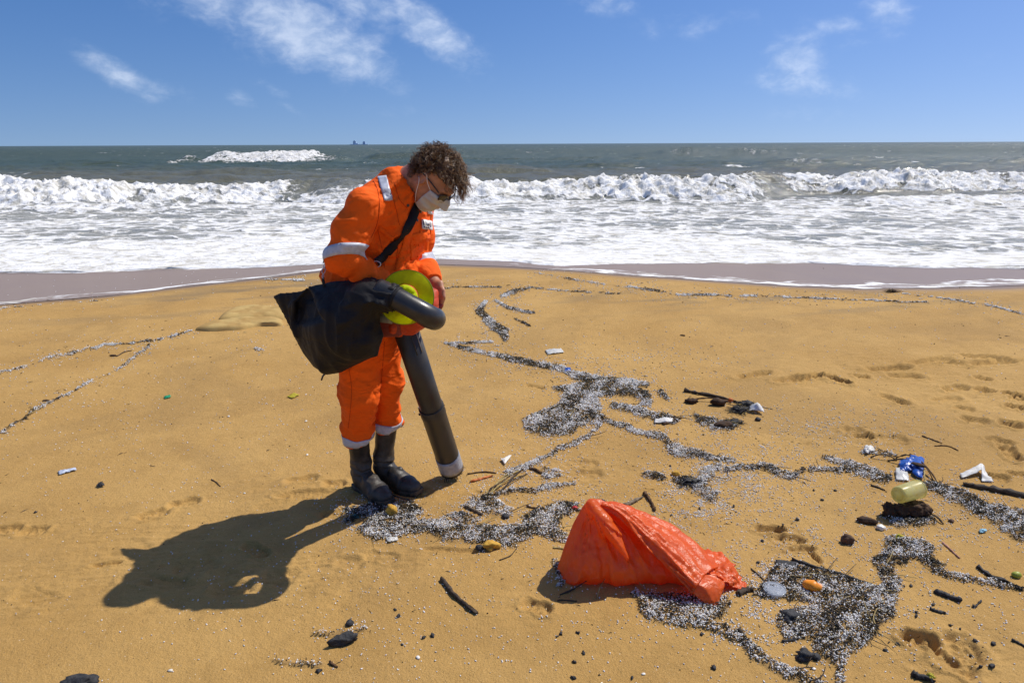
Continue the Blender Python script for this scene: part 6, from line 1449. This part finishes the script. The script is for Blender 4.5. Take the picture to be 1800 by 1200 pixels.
# sheets and scraps
bf = empty('foil_wrapper', gp(1606, 830)); tag(bf, 'crumpled bright blue foil wrapper caught in twigs', 'wrapper')
scrap(None, [(1578, 818), (1604, 812), (1606, 832), (1582, 832)], M_BLUEFOIL, 'foil_fold', h=.02, crum=.010, seed=41, parent=bf, zz=[.01, .02, 0, 0])
scrap(None, [(1600, 808), (1624, 814), (1622, 846), (1602, 836)], M_BLUEFOIL, 'foil_fold', h=.022, crum=.012, seed=44, parent=bf, zz=[.02, .01, 0, .0])
lump('brown leaf lying on the blue foil', 1613, 830, .07, M_HUSK, 'dead_leaf', 'leaf', sq=(1, .5, .2), rot=-.7, seed=45, up=.035)
scrap('clear plastic scrap left of the blue foil', [(1574, 826), (1594, 828), (1598, 848), (1574, 846)], M_CLEAR, h=.015, seed=46)
wp = empty('white_strip', gp(1714, 842)); tag(wp, 'folded white plastic strip on bare sand right of the blue foil', 'litter')
scrap(None, [(1686, 836), (1722, 828), (1724, 836), (1690, 843)], M_PAPER, 'strip_fold', h=.016, crum=.003, seed=47, parent=wp, zz=[0, .03, .02, 0])
scrap(None, [(1720, 826), (1728, 830), (1746, 848), (1726, 848)], M_PAPER, 'strip_fold', h=.010, crum=.003, seed=48, parent=wp, zz=[.03, .03, 0, 0])
scrap('white plastic crumple at the top of the pellets left of the blue foil', [(1516, 794), (1530, 788), (1538, 796), (1522, 803)], M_PAPER, h=.03, crum=.010, seed=49)
scrap('white paper strip at the end of the middle drift', [(1150, 740), (1182, 738), (1182, 746), (1150, 747)], M_PAPER, 'paper_scrap', h=.02, crum=.006, seed=50)
scrap('white paper folded on the drift heap', [(1318, 718), (1334, 720), (1344, 730), (1316, 726)], M_PAPER, 'paper_scrap', h=.05, crum=.006, seed=51)
scrap('clear plastic fragment alone on far sand below the upper drift', [(958, 617), (986, 615), (992, 621), (962, 624)], M_CLEAR, h=.015, crum=.008, seed=52)
scrap('white shell fragment behind the tube mouth', [(880, 810), (892, 804), (899, 803), (888, 818)], M_SHELL, 'shell', 'shell', h=.018, crum=.004, seed=53)
lump('yellow-white shell beside the reddish-brown stick', 966, 841, .034, M_SHELL, 'shell', 'shell', sq=(1, .6, .4), rot=-.5, seed=54)
scrap('pale blue-silver strip on the left sand', [(102, 830), (132, 824), (135, 828), (104, 836)], M_SILVER, h=.008, seed=55)
scrap('small black and white feather on the left sand', [(170, 856), (180, 849), (184, 856), (174, 858)], M_CHAR, 'feather', 'feather', h=.014, seed=56)
scrap('small green scrap alone on the left sand', [(288, 698), (299, 695), (301, 699), (290, 701)], M_GREENB, h=.008, seed=57)
scrap('yellow leaf alone on the sand left of the legs', [(505, 699), (518, 693), (527, 697), (514, 702)], M_LEAFY, 'leaf', 'leaf', h=.008, seed=58)
scrap('bright yellow leaf scrap on top of the right pellet bend', [(1571, 946), (1586, 942), (1590, 948), (1574, 950)], M_LEAFY, 'leaf', 'leaf', h=.014, seed=59)
scrap('teal scrap in the shadow left of the front boot toe', [(618, 908), (630, 906), (632, 914), (620, 916)], M_TEAL, h=.012, seed=60)
scrap('pale blue scrap on sand between husk and right pellets', [(1720, 933), (1732, 931), (1734, 936), (1722, 938)], M_LTBLUE, h=.008, seed=61)
scrap('yellow scrap on the dark stick at the bottom right', [(1626, 1188), (1636, 1186), (1644, 1196), (1634, 1198)], M_LEAFY, h=.014, seed=62)
scrap('small blue scrap at the head of the middle drift', [(993, 650), (1003, 649), (1003, 655), (993, 656)], M_BLUEFOIL, h=.014, seed=63)
scrap('flat black plastic slab at the top left of the big pellet patch', [(1362, 986), (1402, 990), (1402, 999), (1366, 1000)], M_CHAR, 'plastic_slab', h=.012, crum=.002, seed=64)
scrap('white scrap in the shadow line below the boot pellets', [(678, 948), (698, 946), (700, 954), (682, 956)], M_CLEAR, h=.010, seed=65)
# clear lid and orange float
lid = empty('clear_lid', gp(1360, 1042)); tag(lid, 'round clear plastic lid lying in the pellets right of the orange sack', 'lid')
p_ = gp(1360, 1042); zt = sz1(p_[0], p_[1]) + .012
V, F = tube_geo([p_ + [0, 0, zt - p_[2] + q] for q in (-.004, .004, .0065, .0072)], [.036, .038, .034, .026], 40); M_LID = mat('clear_lid_plastic', (.55, .60, .66), .12, .7, alpha=.5); mesh_np('disc', V, F, M_LID, lid, False)
V, F = tube_geo([p_ + [0, 0, zt - p_[2] + q] for q in (-.003, .006)], [.040, .040], 40, cap=False); solidify(mesh_np('rim', V, F, M_LID, lid), .003)
fl = empty('orange_float', gp(1427, 1038)); tag(fl, 'bright orange plastic piece lying in the big pellet patch', 'plastic piece')
def sd_fl(P):
    P = P.astype(np.float32); a, b = gp(1419, 1037) + ZH * .022, gp(1434, 1040) + ZH * .022
    d = sd_chain(P, [a, (a + b) / 2 + [0, -.006, .004], b], [.020, .022, .018]); c = (a + b) / 2
    d = -smin(-d, sd_cone(P, c + [.012, 0, .03], c + [.035, .0, .012], .008, .010), .006)
    return d - .002 * pnoise(P, 40, 3)
p_ = gp(1427, 1038); V, Q = surface_nets(sd_fl, p_ + [-.08, -.06, -.03], p_ + [.08, .06, .07], .003); mesh_np('moulded_body', V, Q, M_ORANGEP, fl)
lump('pale stub at the end of the bright orange plastic piece', 1438, 1038, .026, mat('pale_orange_foam', (.70, .38, .22), .7), 'foam_crumb', 'lump', seed=66, up=.012)
# look-alike crumbs
def place(a, b):
    if a < 1030 and b > 840: return 'between the boots and the orange sack' if b < 990 else 'on the sand in front of the person'
    if b < 800: return 'in the middle of the beach behind the sack'
    if a > 1500 and b < 950: return 'around the yellow cup and blue foil'
    if a > 1290 and b > 950: return 'in and around the big lower right pellet patch'
    if b > 1030: return 'in front of the orange sack'
    return 'just behind the orange sack'
rng = np.random.default_rng(21)
crumbs = [(700, 1084), (707, 1134), (695, 1073), (745, 1122), (760, 1118), (830, 1075), (1008, 1192), (1010, 1164), (1111, 1193), (1233, 1117), (986, 1113), (1016, 1112), (980, 1118), (1687, 1109), (1745, 1135), (1713, 1132), (1707, 1147), (1742, 1176), (1578, 1134), (1562, 1130), (1556, 1145), (1610, 1085), (1610, 1078), (1601, 1031), (1588, 1032), (1401, 915), (1376, 925), (1340, 950), (1445, 880), (1060, 880), (1075, 905), (560, 1180), (1026, 1148), (1254, 1175), (1230, 893), (1180, 905), (1640, 1065), (1670, 1100), (1723, 1176), (1430, 863), (1468, 863), (1332, 989), (63, 900), (503, 876), (1290, 890), (1150, 772), (1236, 766), (1178, 820), (1030, 868)]
for k, (a, b) in enumerate(crumbs):
    lump('small loose black charcoal crumb ' + place(a, b), a, b, float(rng.uniform(.009, .020)), M_CHAR, 'charcoal_crumb', 'charcoal', 'charcoal crumbs ' + place(a, b), sq=(1, float(rng.uniform(.45, .9)), .55), rough=.8, rot=float(rng.uniform(0, 6)), seed=int(100 + k), sub=2)
shells = [(735, 1157), (1131, 1186), (1430, 1176), (1407, 905), (430, 868), (538, 741), (402, 732), (540, 800), (885, 795), (1350, 1002), (333, 905), (452, 960), (560, 1170), (300, 1180)]
for k, (a, b) in enumerate(shells):
    lump('small loose white shell chip ' + (place(a, b) if a > 700 else 'on the open sand left of the person'), a, b, float(rng.uniform(.010, .022)), M_SHELL, 'shell_chip', 'shell', 'shell chips ' + (place(a, b) if a > 700 else 'on the open sand left of the person'), sq=(1, .7, .4), rough=.3, rot=float(rng.uniform(0, 6)), seed=int(200 + k), sub=2)
# thin stems tangled in the drifts
jj, ii = np.nonzero((FC_ > .6) & (_my > 620)); pick = rng.choice(len(jj), 90, replace=False); cnt = 0
for q in pick:
    a, b = float(_mx[jj[q], ii[q]]), float(_my[jj[q], ii[q]]); p = gp(a, b); L = rng.uniform(.05, .13) * (1 if b > 800 else 1.3); an = rng.normal() * .9; e = p + np.array([math.cos(an), math.sin(an), 0]) * L
    P = catmull([p, (p + e) / 2 + rng.normal(size=3) * .008, e], 6); P[:, 2] = zs(P[:, 0], P[:, 1]) + .012 + np.linspace(0, rng.uniform(0, .014), 6); r = rng.uniform(.0014, .003)
    V, F = tube_geo(P, r * np.linspace(1, .5, 6), 5); straw = rng.random() < .35
    tag(mesh_np('stem', V, F, M_STRAW if straw else M_DARKWOOD), ('thin straw-coloured stem ' if straw else 'thin dark stem ') + 'tangled in drift ' + place(a, b), 'stem', ('pale stems ' if straw else 'dark stems ') + place(a, b))
